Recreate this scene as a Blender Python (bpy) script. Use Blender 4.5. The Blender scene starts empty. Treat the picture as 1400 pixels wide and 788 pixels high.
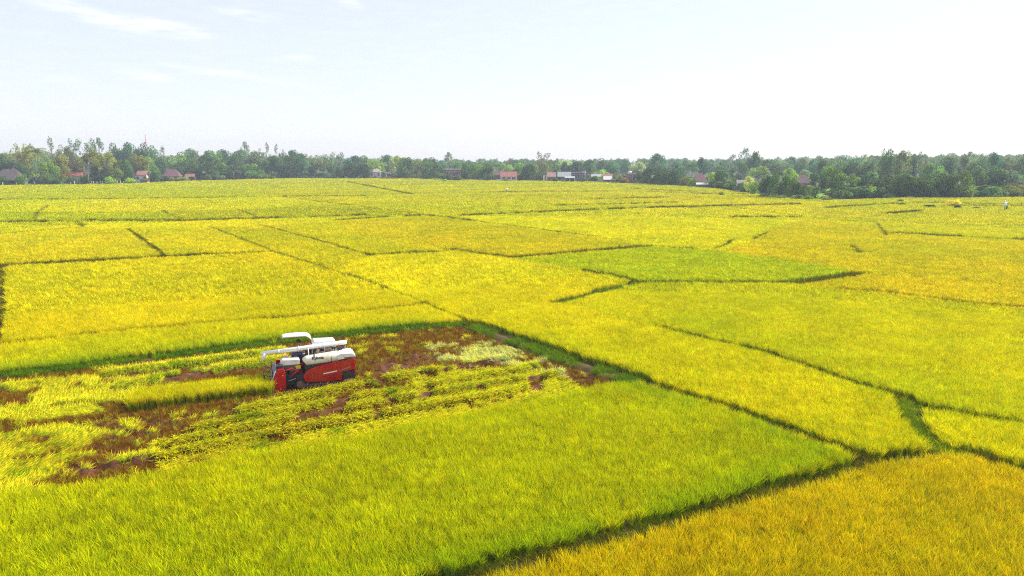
import bpy, bmesh, math, random
import numpy as np
from mathutils import Vector, Matrix
R = math.radians
PI = math.pi
S = bpy.context.scene
COL = S.collection
rng = np.random.default_rng(7)
random.seed(7)

# ------------------------------------------------------------------ camera, sky, sun, exposure
CAM_H = 13.4
PITCH = math.atan(177 / 1000)
cam_d = bpy.data.cameras.new('camera')
cam = bpy.data.objects.new('camera', cam_d); COL.objects.link(cam)
cam.location = (0, 0, CAM_H); cam.rotation_euler = (PI / 2 - PITCH, 0, 0)
cam_d.sensor_width = 36; cam_d.lens = 36 * 1000 / 1400
cam_d.clip_start = 0.5; cam_d.clip_end = 12000
S.camera = cam

SUN_AZ, SUN_EL = R(61), R(41)          # azimuth clockwise from +Y (view direction)
SVEC = Vector((math.sin(SUN_AZ) * math.cos(SUN_EL), math.cos(SUN_AZ) * math.cos(SUN_EL), math.sin(SUN_EL)))
sun_d = bpy.data.lights.new('sun', 'SUN'); sun_d.energy = 4.8; sun_d.angle = R(0.5); sun_d.color = (1.0, 0.95, 0.86)
sun = bpy.data.objects.new('sun', sun_d); COL.objects.link(sun)
sun.rotation_euler = (-SVEC).to_track_quat('-Z', 'Y').to_euler(); sun.location = (60, 40, 120)

S.view_settings.view_transform = 'Standard'; S.view_settings.look = 'None'
S.view_settings.exposure = 0.68; S.view_settings.gamma = 1; S.view_settings.use_curve_mapping = False
S.cycles.max_bounces = 8; S.cycles.diffuse_bounces = 3; S.cycles.transmission_bounces = 4
S.cycles.volume_bounces = 0; S.cycles.transparent_max_bounces = 8
S.cycles.use_denoising = False; S.cycles.filter_width = 1.15; S.cycles.sample_clamp_indirect = 4.0

CP, SP = math.cos(PITCH), math.sin(PITCH)
def ray(px, py):
    r = (px - 700) / 1000; u = -(py - 394) / 1000
    return Vector((r, CP + u * SP, -SP + u * CP))
def G(px, py, z=0.0):                   # a picture point to the ground plane at height z
    d = ray(px, py); t = (CAM_H - z) / -d.z
    return Vector((d.x * t, d.y * t, z))
def MPP(base):                          # metres per picture unit at a ground line
    d = ray(700, base); return (CAM_H / -d.z) / 1000
def proj(P):                            # numpy (n,3) -> px,py
    x, y, z = P[:, 0], P[:, 1], P[:, 2] - CAM_H
    dep = y * CP - z * SP; up = y * SP + z * CP
    return 700 + 1000 * x / dep, 394 - 1000 * up / dep

def sky():
    w = bpy.data.worlds.new('World'); S.world = w; w.use_nodes = True
    nt = w.node_tree; nt.nodes.clear(); N = nt.nodes.new; L = nt.links.new
    out = N('ShaderNodeOutputWorld'); bg = N('ShaderNodeBackground'); bg.inputs['Strength'].default_value = 0.115
    st = N('ShaderNodeTexSky'); st.sky_type = 'NISHITA'; st.sun_disc = False
    st.sun_elevation = SUN_EL; st.sun_rotation = SUN_AZ
    st.air_density = 1.0; st.dust_density = .5; st.ozone_density = 1.0
    tc = N('ShaderNodeTexCoord'); sx = N('ShaderNodeSeparateXYZ'); L(tc.outputs['Generated'], sx.inputs[0])
    def M(op, a, b=None, c=None):
        m = N('ShaderNodeMath'); m.operation = op
        for i, v in enumerate((a, b, c)):
            if v is None: continue
            if isinstance(v, (int, float)): m.inputs[i].default_value = v
            else: L(v, m.inputs[i])
        return m.outputs[0]
    az = M('ARCTAN2', sx.outputs[0], sx.outputs[1]); el = M('ARCSINE', sx.outputs[2])
    cmb = N('ShaderNodeCombineXYZ'); L(M('MULTIPLY', az, 14.0), cmb.inputs[0]); L(M('MULTIPLY', el, 90.0), cmb.inputs[1])
    nz = N('ShaderNodeTexNoise'); nz.inputs['Scale'].default_value = 1.6; nz.inputs['Detail'].default_value = 6; nz.inputs['Roughness'].default_value = 0.6
    L(cmb.outputs[0], nz.inputs['Vector'])
    tot = None
    for (px, py, hl, ht, sl, am) in [(100, 12, 62, 8, .22, 1), (228, 40, 46, 8, .10, 1), (210, 30, 30, 5, .1, .6), (335, 20, 32, 5, .10, .9), (478, 5, 16, 5, .12, .8),
                                     (200, 104, 28, 6, .12, .8), (307, 100, 30, 4, .03, .9), (412, 79, 19, 4, 0, .8), (385, 114, 32, 4, .1, .7),
                                     (242, 90, 20, 4, .12, .5), (770, 92, 18, 4, 0, .45), (572, 79, 20, 4, 0, .45), (70, 107, 36, 5, 0, .4), (520, 152, 30, 4, .05, .35), (140, 32, 20, 4, .1, .5)]:
        d = ray(px, py).normalized(); a0 = math.atan2(d.x, d.y); e0 = math.asin(d.z)
        da = M('SUBTRACT', az, a0); de = M('SUBTRACT', el, e0)
        v = M('MULTIPLY_ADD', da, sl, de)
        q = M('ADD', M('POWER', M('MULTIPLY', da, 1000 / hl), 2.0), M('POWER', M('MULTIPLY', v, 1000 / ht), 2.0))
        g = M('MULTIPLY', M('EXPONENT', M('MULTIPLY', q, -1.1)), am * .8)
        tot = g if tot is None else M('ADD', tot, g)
    nm = N('ShaderNodeMapRange'); nm.inputs[1].default_value = .32; nm.inputs[2].default_value = .62; L(nz.outputs[0], nm.inputs[0])
    mask = M('MULTIPLY', tot, nm.outputs[0]); mask = M('MINIMUM', mask, 1.0)
    veil = N('ShaderNodeMapRange'); veil.inputs[1].default_value = .45; veil.inputs[2].default_value = .8; veil.inputs[3].default_value = 0; veil.inputs[4].default_value = .16; L(nz.outputs[0], veil.inputs[0])
    mask = M('MAXIMUM', mask, veil.outputs[0])
    mx = N('ShaderNodeMix'); mx.data_type = 'RGBA'; L(M('MULTIPLY', mask, .85), mx.inputs[0]); L(st.outputs[0], mx.inputs[6]); mx.inputs[7].default_value = (6.9, 6.9, 6.8, 1)
    thin = N('ShaderNodeMix'); thin.data_type = 'RGBA'; thin.inputs[0].default_value = .62; L(st.outputs[0], thin.inputs[6]); thin.inputs[7].default_value = (5.4, 5.4, 6.1, 1); L(thin.outputs[2], mx.inputs[6])   # thin high cloud
    L(mx.outputs[2], bg.inputs['Color']); L(bg.outputs[0], out.inputs['Surface'])
sky()

# ------------------------------------------------------------------ helpers
def tag(o, label=None, cat=None, group=None, kind=None):
    if label: o['label'] = label
    if cat: o['category'] = cat
    if group: o['group'] = group
    if kind: o['kind'] = kind
    return o
def empty(name, loc=(0, 0, 0), rz=0.0):
    o = bpy.data.objects.new(name, None); COL.objects.link(o); o.location = loc; o.rotation_euler = (0, 0, rz); o.empty_display_size = .3
    return o
def np_mesh(name, V, F, mats=(), smooth=False):
    me = bpy.data.meshes.new(name); me.from_pydata([tuple(v) for v in V], [], [tuple(f) for f in F]); me.update()
    for m in mats: me.materials.append(m)
    if smooth: me.polygons.foreach_set('use_smooth', [True] * len(me.polygons))
    return me
def link(name, me, parent=None):
    o = bpy.data.objects.new(name, me); COL.objects.link(o)
    if parent: o.parent = parent
    return o
class MB:
    """collects shapes into one mesh"""
    def __init__(s): s.bm = bmesh.new()
    def box(s, x0, x1, y0, y1, z0, z1, bev=0.0, M=None):
        r = bmesh.ops.create_cube(s.bm, size=1)
        vs = r['verts']
        for v in vs:
            v.co = Vector(((x0 + x1) / 2 + v.co.x * (x1 - x0), (y0 + y1) / 2 + v.co.y * (y1 - y0), (z0 + z1) / 2 + v.co.z * (z1 - z0)))
        if bev > 0:
            es = list({e for v in vs for e in v.link_edges})
            rb = bmesh.ops.bevel(s.bm, geom=es, offset=bev, segments=2, profile=.5, affect='EDGES'); vs = list({v for f in rb['faces'] for v in f.verts} | {v for v in vs if v.is_valid})
        if M is not None:
            for v in vs: v.co = M @ v.co
        return s
    def tube(s, pts, rad, seg=10, cap=True):
        pts = [Vector(p) for p in pts]
        rad = rad if isinstance(rad, (list, tuple)) else [rad] * len(pts)
        rings = []
        for i, p in enumerate(pts):
            d = (pts[min(i + 1, len(pts) - 1)] - pts[max(i - 1, 0)]).normalized()
            a = d.orthogonal().normalized() if abs(d.z) > .95 else d.cross(Vector((0, 0, 1))).normalized()
            b = d.cross(a).normalized()
            rings.append([s.bm.verts.new(p + (a * math.cos(2 * PI * k / seg) + b * math.sin(2 * PI * k / seg)) * rad[i]) for k in range(seg)])
        for r0, r1 in zip(rings, rings[1:]):
            for k in range(seg):
                f = s.bm.faces.new((r0[k], r0[(k + 1) % seg], r1[(k + 1) % seg], r1[k])); f.smooth = True
        if cap: s.bm.faces.new(rings[0][::-1]); s.bm.faces.new(rings[-1])
        return s
    def prism(s, prof, axis, a, b, bev=0.0):
        """extrude a 2D profile along an axis: axis y uses (x,z), axis x uses (y,z), axis z uses (x,y)"""
        def P(p, t): return {'y': (p[0], t, p[1]), 'x': (t, p[0], p[1]), 'z': (p[0], p[1], t)}[axis]
        v0 = [s.bm.verts.new(P(p, a)) for p in prof]; v1 = [s.bm.verts.new(P(p, b)) for p in prof]
        n = len(prof); fs = []
        fs.append(s.bm.faces.new(v0)); fs.append(s.bm.faces.new(v1[::-1]))
        for i in range(n): fs.append(s.bm.faces.new((v0[i], v1[i], v1[(i + 1) % n], v0[(i + 1) % n])))
        if bev > 0:
            es = list({e for f in fs for e in f.edges}); bmesh.ops.bevel(s.bm, geom=es, offset=bev, segments=2, profile=.5, affect='EDGES')
        return s
    def quad(s, *p):
        s.bm.faces.new([s.bm.verts.new(q) for q in p]); return s
    def build(s, name, mat, parent=None, bevel=0.0):
        bmesh.ops.recalc_face_normals(s.bm, faces=s.bm.faces)
        me = bpy.data.meshes.new(name); s.bm.to_mesh(me); s.bm.free(); me.materials.append(mat)
        return link(name, me, parent)

# ------------------------------------------------------------------ materials
def mat_basic(name, col, rough=.6, metal=0.0, var=.12, scale=6.0, bump=0.0, spec=.4, dirt=None, dirt_amt=0.0, coat=0.0):
    m = bpy.data.materials.new(name); m.use_nodes = True; nt = m.node_tree; N = nt.nodes.new; L = nt.links.new
    b = nt.nodes['Principled BSDF']; b.inputs['Roughness'].default_value = rough; b.inputs['Metallic'].default_value = metal
    b.inputs['Specular IOR Level'].default_value = spec; b.inputs['Coat Weight'].default_value = coat
    tc = N('ShaderNodeTexCoord'); nz = N('ShaderNodeTexNoise'); nz.inputs['Scale'].default_value = scale; nz.inputs['Detail'].default_value = 6
    L(tc.outputs['Object'], nz.inputs['Vector'])
    mr = N('ShaderNodeMapRange'); mr.inputs[1].default_value = .3; mr.inputs[2].default_value = .7; mr.inputs[3].default_value = 1 - var; mr.inputs[4].default_value = 1 + var
    L(nz.outputs[0], mr.inputs[0])
    mul = N('ShaderNodeMix'); mul.data_type = 'RGBA'; mul.blend_type = 'MULTIPLY'; mul.inputs[0].default_value = 1; mul.inputs[6].default_value = (*col, 1)
    L(mr.outputs[0], mul.inputs[7]); c = mul.outputs[2]
    if dirt:
        n2 = N('ShaderNodeTexNoise'); n2.inputs['Scale'].default_value = scale * .45; n2.inputs['Detail'].default_value = 8; n2.inputs['Roughness'].default_value = .7; L(tc.outputs['Object'], n2.inputs['Vector'])
        r2 = N('ShaderNodeMapRange'); r2.inputs[1].default_value = .48; r2.inputs[2].default_value = .68; r2.inputs[4].default_value = dirt_amt; L(n2.outputs[0], r2.inputs[0])
        dm = N('ShaderNodeMix'); dm.data_type = 'RGBA'; L(r2.outputs[0], dm.inputs[0]); L(c, dm.inputs[6]); dm.inputs[7].default_value = (*dirt, 1); c = dm.outputs[2]
    L(c, b.inputs['Base Color'])
    if bump > 0:
        bp = N('ShaderNodeBump'); bp.inputs['Strength'].default_value = bump; bp.inputs['Distance'].default_value = .05; L(nz.outputs[0], bp.inputs['Height']); L(bp.outputs[0], b.inputs['Normal'])
    return m

def mat_blade():
    """cereal and grass blades: colour of the clump times leaf or panicle tone; thin leaves let light through"""
    m = bpy.data.materials.new('blade'); m.use_nodes = True; nt = m.node_tree; nt.nodes.clear(); N = nt.nodes.new; L = nt.links.new
    out = N('ShaderNodeOutputMaterial')
    ti = N('ShaderNodeAttribute'); ti.attribute_type = 'INSTANCER'; ti.attribute_name = 'tint'
    pa = N('ShaderNodeAttribute'); pa.attribute_name = 'pan'
    mx = N('ShaderNodeMix'); mx.data_type = 'RGBA'; L(pa.outputs['Fac'], mx.inputs[0]); mx.inputs[6].default_value = (.60, .78, .6, 1); mx.inputs[7].default_value = (1.34, 1.24, .7, 1)
    to = N('ShaderNodeAttribute'); to.attribute_name = 'tone'
    m1 = N('ShaderNodeMix'); m1.data_type = 'RGBA'; m1.blend_type = 'MULTIPLY'; m1.inputs[0].default_value = 1; L(ti.outputs['Vector'], m1.inputs[6]); L(mx.outputs[2], m1.inputs[7])
    m2 = N('ShaderNodeMix'); m2.data_type = 'RGBA'; m2.blend_type = 'MULTIPLY'; m2.inputs[0].default_value = 1; L(m1.outputs[2], m2.inputs[6]); L(to.outputs['Fac'], m2.inputs[7])
    d = N('ShaderNodeBsdfDiffuse'); t = N('ShaderNodeBsdfTranslucent'); L(m2.outputs[2], d.inputs[0]); L(m2.outputs[2], t.inputs[0])
    g = N('ShaderNodeBsdfGlossy'); g.inputs['Roughness'].default_value = .45; g.inputs[0].default_value = (.6, .5, .02, 1)
    a = N('ShaderNodeMixShader'); a.inputs[0].default_value = .32; L(d.outputs[0], a.inputs[1]); L(t.outputs[0], a.inputs[2])
    b = N('ShaderNodeMixShader'); b.inputs[0].default_value = .006; L(a.outputs[0], b.inputs[1]); L(g.outputs[0], b.inputs[2])
    L(b.outputs[0], out.inputs['Surface']); return m
BLADE = mat_blade()

def mat_leaf():
    """tree leaves: the crown's own object colour times the tone of its clump"""
    m = bpy.data.materials.new('leaf'); m.use_nodes = True; nt = m.node_tree; nt.nodes.clear(); N = nt.nodes.new; L = nt.links.new
    out = N('ShaderNodeOutputMaterial'); oi = N('ShaderNodeObjectInfo'); to = N('ShaderNodeAttribute'); to.attribute_name = 'tone'
    wm = N('ShaderNodeMix'); wm.data_type = 'RGBA'; wm.blend_type = 'MULTIPLY'; wm.inputs[0].default_value = 1; L(oi.outputs['Color'], wm.inputs[6]); L(to.outputs['Color'], wm.inputs[7])
    d = N('ShaderNodeBsdfDiffuse'); t = N('ShaderNodeBsdfTranslucent'); L(wm.outputs[2], d.inputs[0]); L(wm.outputs[2], t.inputs[0])
    a = N('ShaderNodeMixShader'); a.inputs[0].default_value = .48; L(d.outputs[0], a.inputs[1]); L(t.outputs[0], a.inputs[2])
    L(a.outputs[0], out.inputs['Surface']); return m
LEAF = mat_leaf()

MT = dict(
    bark=mat_basic('bark', (.16, .12, .09), .9, var=.3, scale=3),
    palebark=mat_basic('pale_bark', (.26, .23, .19), .9, var=.25, scale=3),
    red=mat_basic('red_paint', (.44, .002, .010), .3, var=.2, scale=2, dirt=(.36, .15, .02), dirt_amt=.3, coat=.4),
    redclean=mat_basic('red_paint_clean', (.50, .002, .010), .3, var=.06, scale=3, coat=.4),
    white=mat_basic('white_paint', (.80, .79, .75), .42, var=.06, scale=2.2, dirt=(.50, .40, .22), dirt_amt=.5),
    ivory=mat_basic('ivory_paint', (.78, .74, .62), .45, var=.06, scale=2.2, dirt=(.48, .37, .18), dirt_amt=.5),
    grey=mat_basic('grey_metal', (.34, .34, .36), .5, metal=.3, var=.2, scale=5),
    dark=mat_basic('dark_metal', (.035, .033, .035), .55, var=.3, scale=5),
    brown=mat_basic('brown_metal', (.17, .11, .08), .7, var=.35, scale=5),
    rubber=mat_basic('rubber', (.022, .02, .019), .8, var=.3, scale=6, dirt=(.10, .07, .045), dirt_amt=.6),
    glass=mat_basic('grille', (.20, .20, .24), .4, var=.1),
    skin=mat_basic('skin', (.36, .19, .12), .55, var=.05), shirt=mat_basic('pale_shirt', (.62, .66, .74), .85, var=.08),
    trouser=mat_basic('blue_cloth', (.07, .10, .22), .85, var=.1), hat=mat_basic('hat_cloth', (.06, .04, .035), .9, var=.15), hair=mat_basic('hair', (.012, .01, .01), .6),
    cloth_red=mat_basic('red_cloth', (.55, .05, .07), .9, var=.2), ink=mat_basic('ink', (.03, .03, .03), .5), yellow=mat_basic('yellow_paint', (.75, .52, .03), .5),
)
def wall_mat(name, col, **k): return mat_basic(name, col, .85, var=.12, scale=.8, dirt=tuple(c * .55 for c in col), dirt_amt=.5, **k)
def roof_mat(name, col):
    m = mat_basic(name, col, .75, var=.2, scale=1.2, dirt=tuple(c * .5 for c in col), dirt_amt=.5)
    nt = m.node_tree; N = nt.nodes.new; L = nt.links.new; b = nt.nodes['Principled BSDF']
    tc = N('ShaderNodeTexCoord'); w = N('ShaderNodeTexWave'); w.inputs['Scale'].default_value = 2.2; w.bands_direction = 'X'; L(tc.outputs['Object'], w.inputs['Vector'])
    bp = N('ShaderNodeBump'); bp.inputs['Strength'].default_value = .6; bp.inputs['Distance'].default_value = .08; L(w.outputs['Fac'], bp.inputs['Height']); L(bp.outputs[0], b.inputs['Normal'])
    return m

# ------------------------------------------------------------------ value noise (for plant and soil variation)
def vnoise(x, y, cell, seed=0):
    r = np.random.default_rng(seed); T = r.random((257, 257))
    u = x / cell + 1000.37; v = y / cell + 1000.71
    i = np.floor(u).astype(int); j = np.floor(v).astype(int); fu = u - i; fv = v - j
    fu = fu * fu * (3 - 2 * fu); fv = fv * fv * (3 - 2 * fv)
    a = T[i % 256, j % 256]; b = T[(i + 1) % 256, j % 256]; c = T[i % 256, (j + 1) % 256]; d = T[(i + 1) % 256, (j + 1) % 256]
    return (a * (1 - fu) + b * fu) * (1 - fv) + (c * (1 - fu) + d * fu) * fv
def fbm(x, y, cell, seed=0, o=3):
    s = 0; w = 1; t = 0
    for k in range(o): s = s + w * vnoise(x, y, cell / 2 ** k, seed + k); t += w; w *= .5
    return s / t
def inside(poly, x, y):
    c = np.zeros(len(x), bool); n = len(poly)
    for i in range(n):
        x0, y0 = poly[i][0], poly[i][1]; x1, y1 = poly[(i + 1) % n][0], poly[(i + 1) % n][1]
        if y0 == y1: continue
        hit = ((y0 > y) != (y1 > y)) & (x < (x1 - x0) * (y - y0) / (y1 - y0) + x0); c ^= hit
    return c
def dist_line(line, x, y):
    d = np.full(len(x), 1e9); s = np.zeros(len(x)); acc = 0.0
    for a, b in zip(line, line[1:]):
        ax, ay, bx, by = a[0], a[1], b[0], b[1]; lx, ly = bx - ax, by - ay; q = lx * lx + ly * ly
        t = np.clip(((x - ax) * lx + (y - ay) * ly) / max(q, 1e-9), 0, 1)
        e = np.hypot(x - ax - t * lx, y - ay - t * ly); m = e < d
        d = np.where(m, e, d); s = np.where(m, acc + t * math.sqrt(q), s); acc += math.sqrt(q)
    return d, s
def W(pts, z=0.0): return [G(px, py, z).to_tuple() for px, py in pts]

# ------------------------------------------------------------------ blade clumps and scatter
def clump(name, nleaf, npan, h, rad, lw, pw, seed, spread=.35, seg=3, bend=1.0):
    r = random.Random(seed); V = []; F = []; pan = []; tone = []
    def strip(base, az, lean, length, w, bend, isp):
        n0 = len(V); tn = r.uniform(.72, 1.25); d = Vector((math.cos(az), math.sin(az), 0)); tw = r.uniform(0, PI); side = Vector((math.cos(tw), math.sin(tw), 0))
        p = Vector(base); ang = lean
        for k in range(seg + 1):
            t = k / seg
            if isp: ww = w * (.25 if t < .5 else (1.0 if t < .9 else .35))
            else: ww = w * (1 - t ** 2 * .85)
            V.append(p - side * ww / 2); V.append(p + side * ww / 2)
            pan.extend([1.0 if (isp and t > .4) else 0.0] * 2); tone.extend([tn] * 2)
            ang += bend / seg * (0.4 + 1.6 * t)
            p = p + (d * math.sin(ang) + Vector((0, 0, 1)) * math.cos(ang)) * (length / seg)
        for k in range(seg):
            a = n0 + 2 * k; F.append((a, a + 1, a + 3, a + 2))
    for i in range(nleaf):
        q = rad * math.sqrt(r.random()); b = r.uniform(0, 2 * PI)
        strip((q * math.cos(b), q * math.sin(b), 0), r.uniform(0, 2 * PI), r.uniform(.02, spread), h * r.uniform(.8, 1.12), lw, r.uniform(.1, .8) * bend, False)
    for i in range(npan):
        q = rad * math.sqrt(r.random()); b = r.uniform(0, 2 * PI)
        strip((q * math.cos(b), q * math.sin(b), 0), r.uniform(0, 2 * PI), r.uniform(.02, spread * .8), h * r.uniform(.92, 1.10), pw, r.uniform(.6, 1.7) * bend, True)
    me = np_mesh(name, V, F, [BLADE])
    for nm, arr in (('pan', pan), ('tone', tone)):
        me.attributes.new(nm, 'FLOAT', 'POINT').data.foreach_set('value', arr)
    return bpy.data.objects.new(name, me)
def proto_collection(name, objs):
    c = bpy.data.collections.new(name)
    for o in objs: c.objects.link(o)
    return c
def scatter_group(name, coll):
    g = bpy.data.node_groups.new(name, 'GeometryNodeTree')
    g.interface.new_socket('Geometry', in_out='INPUT', socket_type='NodeSocketGeometry'); g.interface.new_socket('Geometry', in_out='OUTPUT', socket_type='NodeSocketGeometry')
    N = g.nodes.new; L = g.links.new
    gi = N('NodeGroupInput'); go = N('NodeGroupOutput'); ip = N('GeometryNodeInstanceOnPoints'); ci = N('GeometryNodeCollectionInfo')
    ci.inputs['Collection'].default_value = coll; ci.inputs['Separate Children'].default_value = True; ci.inputs['Reset Children'].default_value = True
    def at(nm, ty):
        a = N('GeometryNodeInputNamedAttribute'); a.data_type = ty; a.inputs['Name'].default_value = nm; return a.outputs[0]
    ip.inputs['Pick Instance'].default_value = True
    L(gi.outputs[0], ip.inputs['Points']); L(ci.outputs[0], ip.inputs['Instance']); L(at('var', 'INT'), ip.inputs['Instance Index'])
    L(at('rot', 'FLOAT_VECTOR'), ip.inputs['Rotation']); L(at('scl', 'FLOAT_VECTOR'), ip.inputs['Scale']); L(ip.outputs[0], go.inputs[0])
    return g
def scatter(name, P, rot, scl, var, tint, group):
    me = bpy.data.meshes.new(name); n = len(P); me.vertices.add(n); me.vertices.foreach_set('co', np.ascontiguousarray(P, dtype=np.float32).ravel())
    for nm, arr in (('rot', rot), ('scl', scl), ('tint', tint)):
        me.attributes.new(nm, 'FLOAT_VECTOR', 'POINT').data.foreach_set('vector', np.ascontiguousarray(arr, dtype=np.float32).ravel())
    me.attributes.new('var', 'INT', 'POINT').data.foreach_set('value', np.ascontiguousarray(var, dtype=np.int32))
    me.materials.append(BLADE); me.update()
    o = link(name, me); md = o.modifiers.new('scatter', 'NODES'); md.node_group = group
    return o

PROTO = []
for k in range(4): PROTO.append(clump(f'clump_a{k}', 22, 22, .80, .065, .0085, .015, 10 + k, spread=.11, bend=.45))
for k in range(3): PROTO.append(clump(f'clump_b{k}', 20, 20, .86, .15, .018, .036, 20 + k, spread=.2, bend=.7))
for k in range(3): PROTO.append(clump(f'clump_c{k}', 20, 18, .88, .62, .060, .10, 30 + k))
for k in range(3): PROTO.append(clump(f'clump_d{k}', 26, 26, .9, 1.25, .13, .2, 40 + k))
for k in range(2): PROTO.append(clump(f'clump_e{k}', 26, 2, .42, .16, .014, .02, 50 + k, spread=.7))     # bund grass
for k in range(2): PROTO.append(clump(f'clump_f{k}', 20, 0, .27, .11, .013, .02, 60 + k, spread=.5, seg=2))   # stubble
for k in range(3): PROTO.append(clump(f'clump_g{k}', 24, 12, .52, .10, .011, .020, 70 + k, spread=.18, bend=.5))   # laid straw
GRP = scatter_group('scatter', proto_collection('clumps', PROTO))
# the collection lists its children by name, so a..g are in this order
VA, VB, VC, VD, VE, VF, VG = (0, 4), (4, 3), (7, 3), (10, 3), (13, 2), (15, 2), (17, 3)

# ------------------------------------------------------------------ field plan (picture points on the tops of the crop)
ZT = .8
EDGE = [(-260, 259), (-100, 257), (0, 255), (180, 252.5), (250, 249), (400, 245.2), (560, 245), (700, 248.4), (800, 249.5), (870, 252.5), (960, 257), (1020, 265.5), (1060, 270), (1100, 274), (1150, 275.5), (1200, 274), (1240, 273), (1400, 272), (1700, 272)]
FIELD_POLY = W([(-700, 900), (-700, 262)] + EDGE + [(2100, 900)])
Yl = (.66, .625, .001); GOLD = (.66, .58, .001); AMB = (.66, .525, .001); LIME = (.52, .545, .001); OLI = (.57, .56, .001); GRN = (.52, .58, .001); BRY = (.70, .67, .001)
PLOTS = [
 ('amber ripe rice nearest the camera at lower right', AMB, [(590, 800), (1000, 684), (1190, 632), (1267, 620), (1292, 615), (1336, 619), (1400, 639), (1560, 680), (2100, 900), (500, 900)]),
 ('lime green rice in front of the harvested plot', LIME, [(-600, 900), (-500, 760), (0, 668), (100, 655), (220, 640), (330, 615), (480, 590), (600, 568), (700, 548), (790, 530), (830, 520), (870, 519), (1000, 557), (1190, 628), (1000, 684), (600, 795), (500, 900)]),
 ('dull yellow rice in a narrow wedge left of the bright yellow plot', OLI, [(286, 310), (357, 308), (457, 335), (500, 348), (450, 368), (375, 344)]),
 ('brightest yellow rice beyond the long diagonal bund', BRY, [(450, 368), (507, 349), (614, 341), (700, 352), (782, 372), (640, 388), (560, 405)]),
 ('yellow rice between the long diagonal bund and the curved bund', Yl, [(450, 368), (560, 405), (640, 388), (782, 372), (795, 369), (875, 385), (764, 413), (900, 446), (989, 467), (1106, 502), (1183, 526), (1238, 542), (1248, 570), (1262, 600), (1267, 617), (1190, 627), (1146, 608), (1000, 556), (870, 518), (646, 440), (582, 415)]),
 ('green rice wedge with a pointed right end in mid field', GRN, [(700, 352), (893, 336), (985, 341), (1150, 364), (1175, 374), (1093, 385), (900, 385), (875, 385), (790, 366)]),
 ('yellow green rice spreading right of the curved bund', (.60, .60, .001), [(875, 385), (1093, 385), (1150, 394), (1257, 405), (1329, 414), (1400, 419), (1700, 440), (1800, 650), (1400, 578), (1329, 567), (1270, 557), (1238, 542), (1106, 502), (989, 467), (900, 446), (764, 413)]),
 ('deep yellow rice in the corner right of the grassy gap', Yl, [(1248, 558), (1270, 557), (1329, 568), (1400, 578), (1800, 650), (1900, 760), (1400, 637), (1336, 617), (1292, 613), (1262, 580)]),
 ('golden rice right of the pointed green wedge', GOLD, [(1029, 328), (985, 341), (1150, 364), (1175, 374), (1093, 385), (1150, 394), (1257, 405), (1400, 419), (1700, 440), (1700, 345), (1400, 328), (1218, 319), (1210, 310), (1100, 300), (1055, 312)]),
 ('yellow green rice beside the olive plot in mid field', (.60, .59, .001), [(357, 308), (457, 302), (500, 318), (607, 343), (507, 349), (457, 335)]),
 ('dull gold rice below the long far diagonal bund', (.62, .57, .001), [(457, 302), (582, 294), (650, 303), (771, 318), (893, 336), (700, 352), (614, 341), (500, 318)]),
 ('bright yellow rice above the long far diagonal bund', BRY, [(650, 303), (628, 295), (782, 288), (950, 284), (1093, 279), (1129, 300), (1055, 312), (1029, 328), (985, 341), (893, 336), (771, 318)]),
 ('yellow green rice strip behind the harvester', (.62, .595, .001), [(-600, 640), (-100, 535), (0, 519), (200, 493), (380, 469), (640, 443), (582, 416), (400, 433), (236, 447), (0, 470), (-600, 530)]),
 ('large square plot of golden yellow rice at left', (.655, .605, .001), [(2, 363), (227, 351), (371, 344), (500, 383), (582, 415), (400, 432), (236, 447), (0, 470)]),
 ('golden rice cut by the left edge of the picture', GOLD, [(-600, 420), (2, 363), (0, 470), (-600, 530)]),
 ('gold rice in a broad plot far left', (.65, .59, .001), [(-600, 365), (0, 320), (114, 311), (175, 313), (227, 351), (2, 363), (-600, 420)]),
 ('yellow rice in a square plot between two short bunds', (.65, .605, .001), [(175, 313), (286, 310), (375, 343), (227, 351)]),
 ('yellow rice in a narrow far left strip', Yl, [(-600, 330), (0, 304), (107, 302), (114, 311), (0, 320), (-600, 365)]),
 ('pale yellow rice in a long thin strip', BRY, [(107, 302), (250, 302), (500, 294), (582, 293), (457, 303), (357, 308), (286, 310), (175, 313), (114, 311)]),
 ('lime green rice strip far left', (.54, .575, .001), [(-600, 300), (0, 289), (221, 288), (250, 302), (107, 302), (0, 304), (-600, 330)]),
 ('olive rice in a small far plot', OLI, [(221, 288), (325, 286), (357, 299), (250, 302)]),
 ('dark olive rice in a small far plot beside the diagonal bund', (.56, .55, .001), [(325, 286), (450, 279), (500, 283), (587, 295), (500, 294), (357, 299)]),
 ('bright yellow rice strip in the far left distance', BRY, [(-600, 282), (0, 273), (171, 272), (371, 269), (390, 269), (450, 278), (325, 286), (221, 288), (0, 289), (-600, 300)]),
 ('yellow green rice in front of the left village', (.60, .60, .001), [(-600, 282), (-600, 258), (250, 246), (475, 246), (564, 266), (500, 268), (371, 268.6), (171, 272), (0, 273)]),
 ('yellow rice in a far strip between two diagonal bunds', (.67, .63, .001), [(371, 269), (500, 268), (564, 266), (640, 281), (628, 295), (587, 295), (450, 277)]),
]
CUT = W([(0, 520), (90, 513), (200, 498), (380, 476), (500, 461), (640, 449), (700, 470), (760, 495), (830, 519)]) + W([(870, 520), (830, 521), (790, 530), (700, 548), (600, 568), (480, 590), (330, 615), (220, 640), (100, 655), (0, 668), (-400, 740)], ZT) + W([(-400, 600)])
PLOTS_W = [(l, np.array(c), W(p, ZT)) for l, c, p in PLOTS]
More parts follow.
